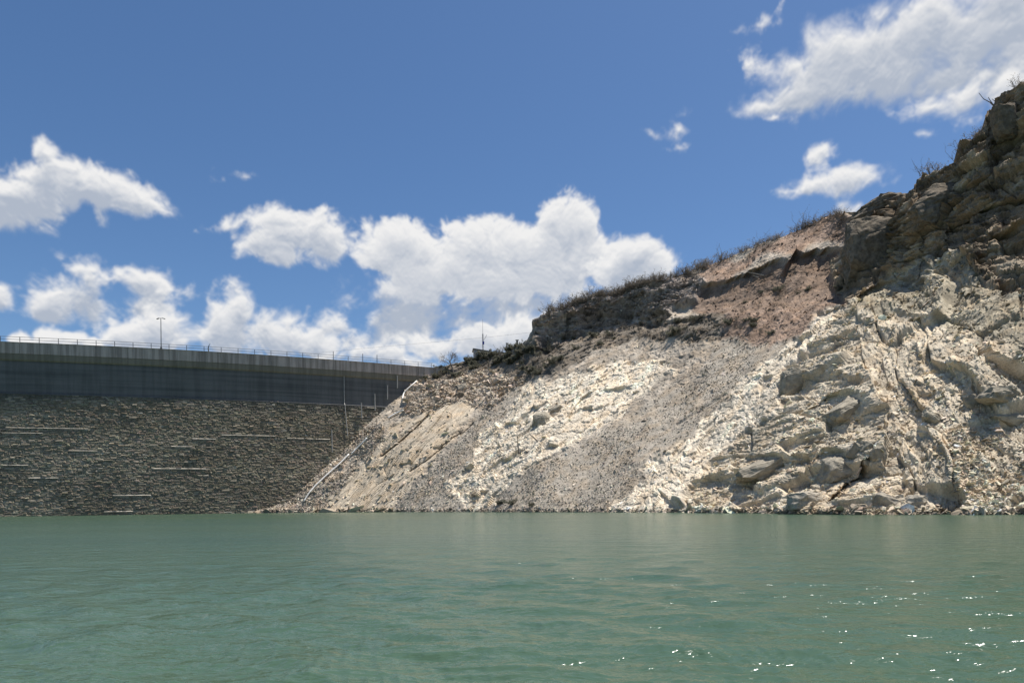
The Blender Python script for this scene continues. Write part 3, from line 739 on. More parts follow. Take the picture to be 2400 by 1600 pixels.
def dam_at(u, v):
    """place on the masonry face seen at (u, v)"""
    X_, Z_ = ray(u, v); Yd = 165.0
    for _ in range(12):
        x = float(X_ * Yd); z = EYE + float(Z_ * Yd)
        Yd = float(dam_pt(x, batter(z) if z < Zsm else 0.0, z)[1])
    return x, z
for (u0, u1, v0) in ((10, 204, 1002), (0, 96, 1014), (156, 223, 1056), (395, 445, 1046), (446, 500, 1028), (515, 640, 1019), (668, 768, 1027), (350, 475, 1098), (255, 344, 1161), (234, 300, 1199), (815, 866, 976), (858, 880, 955), (0, 60, 1090), (60, 130, 1120)):
    xa, z_ = dam_at(u0, v0); xb, _z = dam_at(u1, v0); o_ = batter(z_)
    hgt_ = random.uniform(.07, .13)
    dpart('joint_ledge', dam_strip(np.linspace(xa, xb, 8), [(o_ - .05, z_), (o_ + .13, z_), (o_ + .125, z_ + .03), (o_ - .05, z_ + hgt_ + .05)]), M['lime'])
# drain pipe down the face by the abutment
xa, z_ = dam_at(806, 876); xb, zb = dam_at(809, 1022)
mb = MB(); mb.tube([dam_pt(xa, 0.12, z_), dam_pt(xa, 0.12, Zsm + .3), dam_pt(xa, batter(Zsm) + .3, Zsm - .2), dam_pt(xb, batter(zb) + .3, zb)], 0.09, 6); dpart('drain_pipe', mb, M['pale_steel'])

# ------------------------------------------------------------------ railing along the crest
rail = empty('guard_railing', Vector(dam_pt(-60.0, 0.1, Zp)), 'two-bar steel guard railing along the top of the dam', 'railing')
inv = Matrix.Translation(-rail.location)
mb = MB(); mb.box((0, 0, .015), .22, .22, .03); plate_me = mb.mesh('base_plate', M['steel'])
mb = MB(); mb.box((0, 0, .575), .09, .09, 1.09); post_me = mb.mesh('post', M['steel'])
for i, x in enumerate(xp):
    p = dam_pt(x, 0.12, Zp); 
    if proj(p)[0] < -150: continue
    o = link(bpy.data.objects.new('post', post_me), rail); o.location = Vector(p) - rail.location
    link(bpy.data.objects.new('base_plate', plate_me), o)
    if abs(proj(p)[0] - 790) < 22 or abs(proj(p)[0] - 868) < 18: o.scale = (1.3, 1.3, 1.75)
xr = np.linspace(-150, -19, 60)
for h_ in (1.07, 0.56):
    mb = MB(); mb.tube([Vector(dam_pt(x, 0.12, Zp + h_)) for x in xr], 0.045, 6)
    o = mb.build('rail', M['steel']); o.parent = rail; o.matrix_parent_inverse = inv

def dam_crest_at(u, out=0.0):
    X_, _ = ray(u, 830); Yd = 165.0
    for _k in range(12): Yd = float(dam_pt(float(X_ * Yd), out, Zp)[1])
    return float(X_ * Yd)
x_ = dam_crest_at(378)
lp = empty('lamp_post', Vector(dam_pt(x_, 0.05, Zp)), 'tall slim steel lamp post standing on the dam crest behind the railing', 'lamp post')
mb = MB(); mb.tube([(0, 0, 0), (0, 0, 6.5)], .10, 8, .07); mb.build('pole', M['steel'], lp)
mb = MB(); mb.tube([(-.75, 0, 6.35), (-.3, 0, 6.5), (.3, 0, 6.5), (.75, 0, 6.35)], .05, 6); mb.build('cross_arm', M['steel'], lp)
for s_ in (-1, 1):
    mb = MB(); mb.box((s_ * .62, 0, 6.42), .55, .28, .14, Matrix.Rotation(s_ * .3, 3, 'Y')); mb.build('lamp_head', M['steel'], lp)
mb = MB(); mb.box((0, 0, .2), .3, .3, .4); mb.build('base', M['steel'], lp)
x_ = dam_crest_at(489); mb = MB(); mb.tube([(0, 0, 0), (-.05, 0, .8), (.1, 0, 1.3), (.35, 0, 1.75)], .13, 7, .06)
o = mb.build('bent_pole', M['steel']); o.location = Vector(dam_pt(x_, .25, Zp)); tag(o, 'short dark bent pole end leaning above the dam railing', 'pole')

# ------------------------------------------------------------------ things on and beside the abutment
for k, (u, v0, v1, lab) in enumerate(((929, 882, 910, 'thin pale post nearest the crest, beside the grey chute'), (906, 904, 936, 'thin pale post against the dark upper wall, second below the chute'), (876, 924, 962, 'pale wooden post standing on the short upper ledge of the dam'), (844, 945, 980, 'pale wooden post standing on the long white ledge of the dam'), (771, 1008, 1060, 'lowest pale post by the dam foot, beside a white joint line'))):
    xb_, zb_ = dam_at(u, v1); xt_, zt_ = dam_at(u, v0); ob = batter(min(zb_, Zsm)) + .35
    p0, p1 = Vector(dam_pt(xb_, ob, zb_)), Vector(dam_pt(xt_, ob, zt_))
    mb = MB(); mb.tube([(0, 0, 0), p1 - p0], .13, 6); mb.box((p1 - p0) + Vector((0, 0, .03)), .3, .3, .06)
    o = mb.build('gauge_post', M['pale_steel']); o.location = p0; tag(o, lab, 'post', 'posts stepping down the dam abutment')

def on_hill(pts, lift=0.15):
    return [surf(u, v)[0] + Vector((-.1, -.25, lift)) for u, v in pts]
def pipe(pts, r, lab, mat='pipe', name='pipe', cat='pipe', group='broken white pipe down the abutment', lift=.2, dens=5):
    pts = np.array(pts, float); fine = []
    for a_, b_ in zip(pts[:-1], pts[1:]): fine += [tuple(a_ + (b_ - a_) * k / dens) for k in range(dens)]
    fine.append(tuple(pts[-1])); w = np.array([tuple(p) for p in on_hill(fine, lift)])
    for _ in range(4): w[1:-1] = (w[:-2] + 2 * w[1:-1] + w[2:]) / 4
    o_ = Vector(w[0]); mb = MB(); mb.tube([Vector(p) - o_ for p in w], r, 8)
    o = mb.build(name, M[mat], None, True); o.location = o_; return tag(o, lab, cat, group)
pipe([(980, 893), (962, 909), (946, 923), (945, 942)], .17, 'topmost white pipe length, bent downward below the shrubs')
pipe([(946, 963), (928, 971), (910, 982)], .17, 'short straight white pipe length lying below the bent one')
pipe([(863, 1028), (843, 1048), (825, 1066)], .17, 'straight white pipe length just above the long curved one')
pipe([(819, 1066), (796, 1090), (773, 1110), (755, 1127), (738, 1142), (724, 1160), (714, 1176)], .17, 'longest white pipe, curving down the scree towards the water')
pipe([(895, 990), (878, 1009), (864, 1026)], .08, 'thin grey pipe joining the white pipe lengths', 'steel', group='broken white pipe down the abutment')
# chute and its handrail
pa, pb = surf(932, 926)[0] + Vector((-1.6, -.6, .3)), surf(966, 888)[0] + Vector((-1.6, -.6, .5))
t_ = (pb - pa); mb = MB(); w3 = Vector((1.0, -.2, 0)).normalized() * .75; up_ = Vector((0, 0, .35))
mb.hexa([-w3, w3, t_ + w3, t_ - w3, -w3 + up_, w3 + up_, t_ + w3 + up_, t_ - w3 + up_]); 
M['bluegrey'] = material('blue_grey_concrete', mat_conc((0.22, 0.25, 0.25), 0.8), 0.9)
o = mb.build('concrete_chute', M['bluegrey']); o.location = pa; tag(o, 'narrow blue-grey concrete chute running up to the dam crest', 'chute')
hr = empty('handrail', pa + Vector((-1.1, -.2, .2)), 'sloping handrail beside the concrete chute', 'handrail')
for f_ in (0.05, .5, .95):
    mb = MB(); mb.tube([t_ * f_, t_ * f_ + Vector((0, 0, 1.25))], .06, 6); mb.build('post', M['pale_steel'], hr)
mb = MB(); mb.tube([Vector((0, 0, 1.2)), t_ + Vector((0, 0, 1.2))], .06, 6); mb.build('top_rail', M['pale_steel'], hr)
# stake fence on the slope
fz = [surf(u, v)[0] + Vector((0, -.3, 0)) for u, v in ((832, 1042), (840, 1036), (848, 1030), (856, 1025), (864, 1018), (873, 1010), (882, 1002))]
fe = empty('stake_fence', fz[0], 'low rusty stake fence beside the white pipe', 'fence')
M['rust'] = material('rusty_iron', flat((0.17, 0.105, 0.07), .3), .9)
for p in fz:
    mb = MB(); mb.tube([p - fz[0] - Vector((0, 0, .4)), p - fz[0] + Vector((random.uniform(-.15, .15), 0, 2.0))], .05, 5); mb.build('stake', M['rust'], fe)
for h_ in (.8, 1.5):
    mb = MB(); mb.tube([p - fz[0] + Vector((0, 0, h_)) for p in fz], .025, 4); mb.build('wire', M['rust'], fe)

# shed, radio mast, posts and power line behind the shoulder
shed = empty('shed', Vector(at(1137, 842, 194)), 'low shed with dark sloping roof peeking above the shrubs', 'shed', rz=.1)
mb = MB(); mb.hexa([(-3, -2, -1.5), (3, -2, -1.5), (3, 2, -1.5), (-3, 2, -1.5), (-3, -2, 2.2), (3, -2, 1.3), (3, 2, 1.3), (-3, 2, 2.2)])
M['shedwall'] = material('grey_shed_wall', mat_conc((0.36, 0.37, 0.38), .8), .9); mb.build('wall', M['shedwall'], shed)
mb = MB(); mb.hexa([(-3.3, -2.3, 2.27), (3.3, -2.3, 1.28), (3.3, 2.3, 1.28), (-3.3, 2.3, 2.27), (-3.3, -2.3, 2.45), (3.3, -2.3, 1.46), (3.3, 2.3, 1.46), (-3.3, 2.3, 2.45)]); mb.build('roof', M['steel'], shed)
mb = MB(); mb.box((-.3, -2.02, .7), .9, .08, .7); mb.build('window', M['steel'], shed)
mast = empty('radio_mast', Vector(at(1132, 822, 200)), 'slender radio mast with antennas rising behind the shed', 'mast')
mb = MB(); mb.tube([(0, 0, -2.5), (0, 0, 4.6)], .09, 6)
for k in range(9): mb.tube([(-.16, 0, -2 + k * .7), (.16, 0, -1.65 + k * .7)], .025, 4); 
for s_ in (-1, 1): mb.tube([(s_ * .18, 0, -2.5), (s_ * .12, 0, 4.6)], .035, 4)
mb.build('lattice', M['pale_steel'], mast)
mb = MB(); mb.tube([(0, 0, 4.5), (0, 0, 8.6)], .05, 5, .025); mb.build('whip_antenna', M['steel'], mast)
mb = MB(); mb.tube([(.1, 0, 2.9), (.6, 0, 3.4), (1.05, 0, 4.3)], .05, 5); mb.build('antenna_arm', M['steel'], mast)
M['blue'] = material('blue_plastic', flat((0.04, 0.06, 0.28)), .5); mb = MB(); mb.box((.12, -.2, 2.1), .5, .3, .8); mb.build('equipment_box', M['blue'], mast)
pts = [Vector(p) for p in (at(690, 838, 230), at(741, 827, 225), at(865, 815, 215), at(990, 804, 206), at(1133, 791, 196), at(1262, 777, 186))]
mb = MB(); mb.tube([p - pts[0] for p in pts], .02, 5); o = mb.build('power_line', M['steel']); o.location = pts[0]; tag(o, 'thin overhead cable crossing the sky behind the mast', 'cable')
for (u, v0, v1, w_px, lab) in ((1212, 797, 822, .28, 'thick dark post pair end on the shoulder beside the crag'), (1187, 804, 832, .12, 'thin post right of the shed roof'), (1195, 812, 832, .10, 'short thin post between the shed and the thick post')):
    p0, p1 = Vector(at(u, v1, 180)), Vector(at(u, v0, 180)); mb = MB(); mb.tube([(0, 0, -1.0), p1 - p0], w_px, 6); mb.box(p1 - p0, w_px * 3, w_px * 2, .12)
    o = mb.build('marker_post', M['steel']); o.location = p0; tag(o, lab, 'post', 'posts on the shoulder')

# ------------------------------------------------------------------ boulders
from mathutils import noise as mnoise
def boulder_mesh(seed, box=.6, npts=30, sub=3, rough=.10, plates=0.0):
    rs = random.Random(seed); bm = bmesh.new()
    for _ in range(npts):
        v = Vector((rs.gauss(0, 1), rs.gauss(0, 1), rs.gauss(0, 1))).normalized()
        mx = max(abs(v.x), abs(v.y), abs(v.z)); v = v.lerp(v / mx, box) * rs.uniform(.86, 1.0)
        bm.verts.new(v)
    bmesh.ops.convex_hull(bm, input=bm.verts)
    bmesh.ops.delete(bm, geom=[v for v in bm.verts if not v.link_faces], context='VERTS')
    for _ in range(sub): bmesh.ops.subdivide_edges(bm, edges=bm.edges, cuts=1, use_grid_fill=True); bmesh.ops.triangulate(bm, faces=[f for f in bm.faces if len(f.verts) > 3])
    off = Vector((seed * 3.7, seed * 1.3, 0))
    for v in bm.verts:
        n = v.co.normalized()
        d = mnoise.fractal(v.co * 1.7 + off, .9, 2.0, 4) * rough + (mnoise.cell(v.co * 2.4 + off) - .5) * rough * .35
        if plates: d += plates * (abs(((v.co.z * 3.5 + mnoise.noise(v.co + off)) % 1) - .5) - .25)
        v.co += n * d
    me = bpy.data.meshes.new('boulder'); bm.to_mesh(me); bm.free(); return me
def boulder(u, v, w, h, lab, mat='boulder', dep=.8, seed=0, tilt=0.0, box=.6, sink=.25, cat='boulder', group=None, yaw=None, plates=0.0, name='boulder', rough=.10, sub=3):
    p, n = surf(u, v); s_ = p.y / F
    me = boulder_mesh(seed, box, sub=sub, plates=plates, rough=rough); me.materials.append(M[mat])
    o = link(bpy.data.objects.new(name, me)); o.location = p + Vector((0, dep * w * s_ * sink, 0))
    o.scale = (w * s_ / 2, dep * w * s_ / 2, h * s_ / 2); o.rotation_euler = (random.uniform(-.1, .1), -math.radians(tilt), random.uniform(-.35, .35) if yaw is None else yaw)
    return tag(o, lab, cat, group)
BD = [
 (1962,1106,112,82,'large rounded grey boulder leaning over the dark diagonal cleft','boulder_grey',.8,1,24,.55),
 (1884,1176,92,56,'rounded pale boulder at the waterline beside the cleft','boulder',.8,2,8,.4),
 (2008,1058,36,42,'tall narrow block standing above the leaning grey boulder','boulder_grey',.7,3,-30,.8),
 (2034,1046,38,28,'upper square block of the cluster by the cleft head','boulder_grey',.7,4,-15,.85),
 (2062,1066,40,46,'outermost big block of the cluster by the cleft head','boulder_grey',.7,5,-8,.8),
 (2034,1082,24,20,'small pale rounded stone wedged in the cleft head','boulder',.8,6,0,.3),
 (1272,986,50,48,'greenish grey boulder in the middle of the white rib','boulder_grey',.8,7,20,.4),
 (1302,962,42,30,'dark boulder just above the greenish one on the white rib','boulder_grey',.8,8,30,.5),
 (1950,728,26,15,'whitish boulder resting on the bare grey slab below the cliff','boulder',.8,9,10,.3),
 (1966,719,22,15,'smaller whitish boulder touching the one on the bare slab','boulder',.8,10,0,.3),
 (1868,905,80,92,'big square-cut rock with a dark shaded face beside the white rib','boulder_grey',.6,11,-6,.9),
 (1985,962,120,62,'broad slanting rock slab with shaded underside in mid slope','boulder_grey',.6,12,28,.7),
 (1792,1105,150,62,'broad flat-faced grey rock low on the slope','boulder_grey',.5,13,18,.7),
 (2185,985,62,28,'dark wedge of slab pointing down the fold','boulder_grey',.7,14,-38,.8),
 (2345,928,120,46,'long flat rock bed high on the folded face','boulder_grey',.6,15,-6,.8),
 (2370,985,96,38,'second flat rock bed below the long one','boulder_grey',.6,16,-10,.8),
 (2288,945,52,44,'blocky rock at the end of the flat beds','boulder_grey',.7,17,0,.75),
 (2080,1178,70,52,'angular block at the waterline below the fold','boulder',.8,18,-15,.7),
 (2150,1180,60,44,'wide boulder at the waterline, farther from the cleft','boulder',.8,19,0,.6),
 (1026,905,18,15,'pinkish block on the bank just under the dark shrubs','boulder',.8,20,10,.8),
 (1046,901,24,17,'larger pinkish block right of the first under the shrubs','boulder',.8,21,-10,.8),
 (1083,908,26,20,'orange-tinted angular block on the bank under the shed','boulder',.8,22,20,.8),
 (1076,926,32,20,'dark tilted slab pair lying below the orange block','boulder_dark',.6,23,32,.8),
 (1145,901,20,13,'pinkish flat block on the bank below the crag','boulder',.8,24,0,.8),
 (1102,886,22,10,'dark hollow-looking block under the shrub line','boulder_dark',.7,25,0,.8),
]
for (u, v, w, h, lab, mt, dp, sd, tl, bx) in BD: boulder(u, v, w, h, lab, mt, dp, sd, tl, bx, sink=.04 if sd in (1, 2, 11, 12, 13, 14, 7) else .2)
# crags standing out of the dark cliff
boulder(2080, 585, 190, 190, 'huge square-cut dark rock face below the ridge', 'boulder_dark', .5, 31, 3, .93, .42, 'crag', yaw=.05, name='crag', plates=.03, sub=4)
boulder(2085, 485, 165, 75, 'slanting dark rock cap on top of the square-cut face', 'boulder_dark', .6, 32, 16, .8, .4, 'crag', yaw=.0, name='crag', plates=.08, sub=4)
boulder(2215, 470, 140, 110, 'rounded overhanging ledge rock at the skyline step', 'boulder_dark', .7, 33, 12, .75, .35, 'crag', yaw=.0, name='crag', plates=.10, sub=4)
boulder(2374, 280, 74, 104, 'rounded dark crag at the highest corner of the skyline', 'boulder_dark', .8, 34, 10, .6, .3, 'crag', yaw=.0, name='crag', plates=.05, sub=4)

# ------------------------------------------------------------------ loose stones
def hull_proto(seed):
    rs = random.Random(seed); bm = bmesh.new()
    for _ in range(11):
        v = Vector((rs.gauss(0, 1), rs.gauss(0, 1), rs.gauss(0, 1))).normalized(); mx = max(map(abs, v)); bm.verts.new(v.lerp(v / mx, .5) * .5)
    bmesh.ops.convex_hull(bm, input=bm.verts); bmesh.ops.delete(bm, geom=[v for v in bm.verts if not v.link_faces], context='VERTS')
    bmesh.ops.triangulate(bm, faces=bm.faces); bm.verts.index_update()
    V = np.array([tuple(v.co) for v in bm.verts]); Fc = np.array([[v.index for v in f.verts] for f in bm.faces]); bm.free(); return V, Fc
PROTO = [hull_proto(i) for i in range(10)]
def mat_loose(T, b):
    co = geoco(T); oc = T.node('ShaderNodeObjectInfo').outputs['Color']
    n1 = T.noise(co, 2.0, 5, .6); cc = T.mix(1.0, oc, T.mix(n1, rgb(.55, .55, .55), rgb(1.4, 1.4, 1.4)), 'MULTIPLY')
    T.l.new(cc, b.inputs['Base Color']); bump(T, b, T.noise(co, 5, 5, .6), .5, .1)
M['loose'] = material('loose_stone', mat_loose, .95, .15)
def build_stones():
    rs = np.random.default_rng(9)
    wgt = np.full(UG.shape, .06); wgt[Z_SCREE] = 1.0; wgt[Z_RIB1] = .12; wgt[Z_RIB2] = .12; wgt[Z_MASSIF] = .16; wgt[Z_RED] = .15; wgt[Z_TOP] = .7; wgt[Z_SLAB] = .03; wgt[Z_BAND] = .2; wgt[Z_DARK] = .05; wgt[Z_CLIFF] = .25
    wgt[(UG < 900) & (VG > 1000) & ~Z_SLAB] = .9
    wgt[(UG > 2230) & (VG > 1010)] = .8
    wgt[(TP[..., 2] < -.3) | (UG > 2480)] = 0
    wgt[(TP[..., 2] > -.25) & (TP[..., 2] < .5)] = 1.6; wgt[UG > 2480] = 0
    wgt *= .35 + .65 * sstep(fbm(A / 5, H / 8, 3, 900), -.3, .1)
    w = wgt.ravel() / wgt.sum(); n = 56000
    k = rs.choice(len(w), n, p=w); P_ = TP.reshape(-1, 3)[k]; N_ = Nn.reshape(-1, 3)[k]; C0 = c.reshape(-1, 3)[k]
    plate = (Z_MASSIF | Z_SLAB | Z_TOP).ravel()[k]
    size = np.clip(rs.lognormal(np.log(.22), .46, n), .10, 1.4) * np.where(plate, 1.7, np.where(Z_SCREE.ravel()[k], .72, 1.0)) * np.where(P_[:, 2] < .5, 1.5, 1.0) * np.clip(P_[:, 1] / 115, .62, 1.3)
    sc = np.stack([size * rs.uniform(.8, 1.5, n), size * rs.uniform(.7, 1.1, n), size * np.where(plate, rs.uniform(.16, .4, n), rs.uniform(.25, .5, n))], -1)
    colr = np.clip(C0 * rs.lognormal(0.16, .24, (n, 1)) * (1 + rs.normal(0, .025, (n, 3))), .03, .72)
    q = rs.normal(size=(n, 4)); q[plate, 1:3] *= .35; q /= np.linalg.norm(q, axis=1, keepdims=True)
    a_, b_, c_, d_ = q.T
    R = np.stack([1 - 2 * (c_ * c_ + d_ * d_), 2 * (b_ * c_ - a_ * d_), 2 * (b_ * d_ + a_ * c_), 2 * (b_ * c_ + a_ * d_), 1 - 2 * (b_ * b_ + d_ * d_), 2 * (c_ * d_ - a_ * b_), 2 * (b_ * d_ - a_ * c_), 2 * (c_ * d_ + a_ * b_), 1 - 2 * (b_ * b_ + c_ * c_)], -1).reshape(n, 3, 3)
    pos = P_ + N_ * (sc[:, 2:3] * .12)
    show = size / P_[:, 1] * ((UG.ravel()[k] < 2398) & (VG.ravel()[k] < 1200)); big = np.argsort(-show)[:300]; rest = np.ones(n, bool); rest[big] = False
    pr = rs.integers(0, len(PROTO), n)
    VV, FF, CC, base = [], [], [], 0
    for i, (V, Fc) in enumerate(PROTO):
        s_ = np.where(rest & (pr == i))[0]
        vv = np.einsum('nij,nkj->nki', R[s_], V[None] * sc[s_][:, None]) + pos[s_][:, None]
        FF.append((np.arange(len(s_))[:, None, None] * len(V) + Fc[None]).reshape(-1, 3) + base); VV.append(vv.reshape(-1, 3)); CC.append(np.repeat(colr[s_], len(V), 0)); base += len(s_) * len(V)
    o = link(bpy.data.objects.new('scree', np_mesh('scree', np.concatenate(VV), np.concatenate(FF), M['rock'], np.concatenate(CC))), hill); o['kind'] = 'stuff'
    pm = []
    for V, Fc in PROTO:
        me = bpy.data.meshes.new('stone'); me.from_pydata([tuple(p) for p in V], [], [tuple(int(x) for x in f) for f in Fc]); me.materials.append(M['loose']); pm.append(me)
    for i in big:
        o = link(bpy.data.objects.new('stone', pm[pr[i]]), hill)
        o.matrix_local = Matrix.Translation(Vector(pos[i])) @ Matrix(R[i].tolist()).to_4x4() @ Matrix.Diagonal((*sc[i], 1)); o.color = (*colr[i], 1)
build_stones()

# ------------------------------------------------------------------ plants
def shrub_mesh(seed, kind):
    rs = random.Random(seed); mb = MB(); leaves = []
    def twig(p, d, L, r, depth):
        pts = [p]; q = p.copy(); dd = d.copy(); nseg = 3
        for _ in range(nseg):
            dd = (dd + Vector((rs.gauss(0, .22), rs.gauss(0, .22), rs.gauss(.06, .14)))).normalized(); q = q + dd * (L / nseg); pts.append(q.copy())
        mb.tube(pts, r, 3, r * .45)
        if depth > 0:
            for _ in range(rs.randint(2, 4)):
                i = rs.randint(1, nseg); twig(pts[i], (dd + Vector((rs.gauss(0, .6), rs.gauss(0, .6), rs.gauss(.15, .4)))).normalized(), L * rs.uniform(.4, .65), r * .6, depth - 1)
        else: leaves.extend(pts[1:])
    n, L, dep, sp = {'bare': (9, .62, 2, .55), 'leafy': (10, .55, 2, .7), 'tall': (8, 1.0, 1, .22), 'tuft': (26, .8, 0, .4), 'dense': (12, .5, 2, .9)}[kind]
    for _ in range(n):
        d = Vector((rs.gauss(0, sp), rs.gauss(0, sp), 1)).normalized(); twig(Vector((rs.uniform(-.1, .1), rs.uniform(-.1, .1), -.12)), d, L * rs.uniform(.7, 1.1), .016 if kind != 'tuft' else .012, dep)
    nt = len(mb.Fc); per = {'bare': 1, 'leafy': 4, 'tall': 1, 'tuft': 2, 'dense': 6}[kind]; sz = {'bare': .035, 'leafy': .06, 'tall': .03, 'tuft': .04, 'dense': .07}[kind]
    for p in leaves:
        if kind == 'bare' and rs.random() < .4: continue
        for _ in range(per):
            c_ = p + Vector((rs.gauss(0, .05), rs.gauss(0, .05), rs.gauss(0, .05)))
            t1 = Vector((rs.gauss(0, 1), rs.gauss(0, 1), rs.gauss(0, 1))).normalized() * sz; t2 = Vector((rs.gauss(0, 1), rs.gauss(0, 1), rs.gauss(0, 1))).normalized() * sz * .8
            mb.add([c_ - t1, c_ + t1 * .6 + t2, c_ + t1 - t2 * .6], [(0, 1, 2)])
    me = bpy.data.meshes.new('shrub'); me.from_pydata(mb.V, [], mb.Fc)
    me.materials.append(M['twig']); me.materials.append(M['dryleaf'] if kind in ('bare', 'tuft') else M['leaf'])
    me.polygons.foreach_set('material_index', [0] * nt + [1] * (len(me.polygons) - nt)); me.update(); return me
SH = {k: [shrub_mesh(50 + 10 * i + j, k) for j in range(3)] for i, k in enumerate(('bare', 'leafy', 'tall', 'tuft', 'dense'))}
def plant(p, size, kind, name, lab, group, cat='shrub', wid=1.0):
    o = link(bpy.data.objects.new(name, random.choice(SH[kind]))); o.location = p
    s_ = size * random.uniform(.85, 1.15); o.scale = (s_ * wid, s_ * wid, s_); o.rotation_euler[2] = random.uniform(0, 6.28)
    return tag(o, lab, cat, group)
rs = random.Random(4)
def ridge_pt(u, back=0.0):
    j = int(np.clip(np.searchsorted(uu, u), 0, NU - 1)); p = Vector(TP[-1 - rs.randint(0, 3), j]); return p + Vector((back * .3, back, -.1))
for k in range(250):                                            # scrub along the skyline
    u = rs.uniform(1285, 1660) if k < 180 else rs.uniform(1660, 1990)
    kd = 'bare'
    plant(ridge_pt(u, rs.uniform(-.6, 2.5)), rs.uniform(1.7, 3.1) * (1.0 if u < 1660 else .7), kd, 'desert_shrub', 'grey desert shrub in the scrub belt along the ridge skyline', 'scrub along the ridge skyline', wid=1.25)
for (u, sz), od in zip(((1585, 2.6), (1690, 2.5), (1790, 2.3), (1880, 3.3), (1894, 2.6), (1960, 1.7)), ('first', 'second', 'third', 'tallest and fourth', 'fifth', 'sixth')):
    plant(ridge_pt(u), sz, 'tall', 'wand_shrub', f'wand-like bare shrub above the ridge scrub, {od} counting uphill from the dam', 'wand shrubs on the ridge')
for (u, v, sz, kd), od in zip(((2165, 405, 2.8, 'tall'), (2180, 398, 3.0, 'bare'), (2200, 392, 2.6, 'bare'), (2235, 365, 3.6, 'tall'), (2250, 350, 2.6, 'bare'), (2275, 335, 2.4, 'bare'), (2290, 318, 2.6, 'bare'), (2310, 305, 2.2, 'bare'), (2395, 205, 3.4, 'bare')), ('lowest', 'second', 'third', 'spindly fourth', 'fifth', 'sixth', 'seventh', 'eighth', 'topmost')):
    plant(surf(u, v)[0] + Vector((0, .5, -.1)), sz * .72, kd, 'dry_shrub', f'{od} of the dry leafless shrubs climbing the dark cliff top skyline', 'dry shrubs on the cliff top')
def in_region(poly, n, kinds, smin, smax, name, lab, group, wid=1.2, cat='shrub'):
    P_ = np.array(poly, float); got = 0
    while got < n:
        u, v = rs.uniform(P_[:, 0].min(), P_[:, 0].max()), rs.uniform(P_[:, 1].min(), P_[:, 1].max())
        if inpoly(np.array(u), np.array(v), poly):
            plant(surf(u, v)[0] + Vector((0, -.2, -.1)), rs.uniform(smin, smax), rs.choice(kinds), name, lab, group, cat, wid); got += 1
in_region([(985, 878), (1040, 855), (1110, 838), (1240, 800), (1260, 830), (1200, 850), (1100, 866), (1060, 884), (1000, 900)], 56, ('bare', 'leafy', 'leafy', 'dense'), 1.2, 2.3, 'green_shrub', 'dark green shrub in the thicket between the dam crest and crag', 'thicket by the dam crest')
in_region([(1250, 800), (1340, 790), (1480, 755), (1660, 745), (1680, 770), (1560, 790), (1430, 800), (1320, 850), (1250, 880), (1200, 860)], 80, ('leafy', 'bare', 'bare'), 1.1, 2.0, 'slope_shrub', 'olive shrub in the belt below the crag', 'shrub belt below the crag')
in_region([(1690, 720), (1800, 680), (1990, 645), (1985, 680), (1850, 720), (1800, 790), (1720, 790)], 34, ('bare', 'leafy', 'bare'), .8, 1.5, 'slope_shrub', 'dry shrub on the reddish soil below the overhang', 'shrubs on the reddish soil')
in_region([(1560, 660), (1700, 610), (1900, 530), (1990, 500), (1990, 560), (1800, 595), (1650, 650)], 14, ('bare',), .6, 1.1, 'slope_shrub', 'small dry shrub on the reddish slope above the overhang', 'shrubs above the overhang')
in_region([(2200, 560), (2250, 470), (2330, 400), (2390, 420), (2390, 560), (2300, 600)], 16, ('bare', 'tuft'), .7, 1.3, 'cliff_shrub', 'brown dry shrub rooted in the dark cliff face', 'dry shrubs in the cliff face')
for u, v, sz, lab in ((1112, 1163, 2.2, 'tall dark reed tuft near the waterline'), (1172, 1182, 1.2, 'low green tuft at the waterline, nearer the tall reeds'), (1200, 1182, 1.3, 'low green tuft at the waterline, farther from the tall reeds'), (1248, 1184, .9, 'smallest tuft at the waterline below the white rib')):
    plant(surf(u, v)[0], sz, 'tuft' if sz > 2 else 'leafy', 'waterside_tuft', lab, 'tufts at the waterline', 'tuft', 1.3)
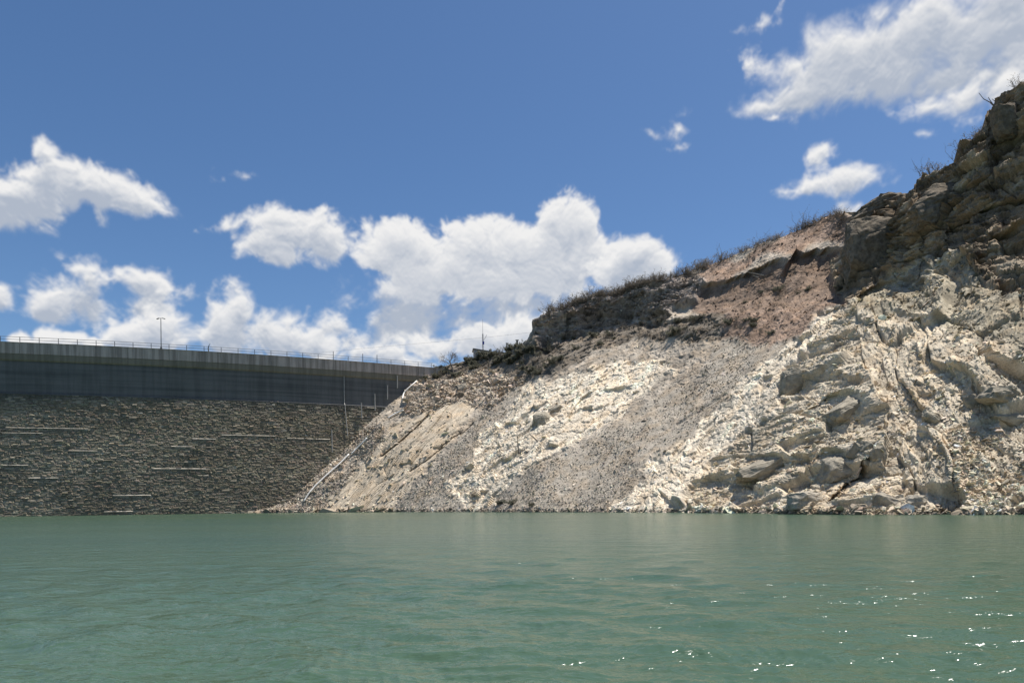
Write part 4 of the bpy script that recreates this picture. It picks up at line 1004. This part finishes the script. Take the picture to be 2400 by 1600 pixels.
# bare tree by the dam end
p = surf(1062, 872)[0] + Vector((0, -.5, -.2)); tr = empty('bare_tree', p, 'dark leafless tree beside the end of the dam railing', 'tree')
rs2 = random.Random(12); mbt = MB(); mbc = MB()
mbt.tube([(0, 0, 0), (-.25, 0, 1.2), (-.7, 0, 2.3), (-.9, 0, 2.9)], .22, 7, .12)
def br(p, d, L, r, k):
    q = p + d * L * .5 + Vector((rs2.gauss(0, .08), rs2.gauss(0, .08), 0)); e = q + (d + Vector((rs2.gauss(0, .25), rs2.gauss(0, .25), rs2.gauss(.1, .2)))).normalized() * L * .5
    mbc.tube([p, q, e], r, 4, r * .5)
    if k:
        for _ in range(4): br(q.lerp(e, rs2.random()), (d + Vector((rs2.gauss(0, .7), rs2.gauss(0, .7), rs2.gauss(.1, .45)))).normalized(), L * rs2.uniform(.5, .75), r * .55, k - 1)
for a_ in range(9): br(Vector((-.9 + rs2.uniform(-.1, .3), 0, 1.6 + .15 * a_)), Vector((math.cos(a_ * 2.3), math.sin(a_ * 2.3) * .7, rs2.uniform(.3, 1.2))).normalized(), 1.7, .06, 3)
mbt.build('trunk', M['twig'], tr); mbc.build('crown', M['twig'], tr)

def sticks(name, strands, r, mat, lab, cat, lift=.3):
    o_ = surf(*strands[0][0])[0]; root = empty(name, o_, lab, cat)
    for st in strands:
        w = [surf(u, v)[0] + Vector((0, -.35, lift)) for u, v in st]; base_y = w[0].y
        w = [Vector(at(u, v, base_y)) for u, v in st]
        mb = MB(); mb.tube([p - o_ for p in w], r, 5, r * .4); mb.build('branch', M[mat], root)
sticks('dead_branch', [[(1216, 1064), (1214, 1045), (1212, 1022)], [(1216, 1062), (1235, 1050), (1260, 1034), (1268, 1028)], [(1260, 1034), (1250, 1024), (1240, 1016)], [(1232, 1058), (1246, 1060)]], .14, 'deadwood', 'forked dead branch lying on the lower white rib', 'branch')
sticks('dead_snag', [[(2332, 252), (2320, 240), (2305, 232), (2294, 218)], [(2331, 250), (2322, 238), (2316, 228)], [(2333, 250), (2334, 240), (2325, 232)]], .08, 'twig', 'dead twisted snag poking into the sky from the crag', 'branch')
sticks('pale_stick', [[(1752, 798), (1746, 791), (1738, 784)]], .10, 'palewood', 'short white stick lying on the reddish soil', 'stick')
sticks('pale_root', [[(2252, 592), (2254, 608), (2246, 618), (2232, 630)]], .07, 'palewood', 'thin pale root hanging across the dark cliff foot', 'root')
sticks('pale_log', [[(2070, 481), (2056, 485), (2041, 489)]], .22, 'palewood', 'bleached log lying on the skyline beside the dark crag', 'log')
sticks('fallen_trunk', [[(1790, 645), (1770, 641), (1750, 637)], [(1778, 650), (1764, 645)]], .12, 'palewood', 'pale dead trunk caught under the overhang lip', 'branch')
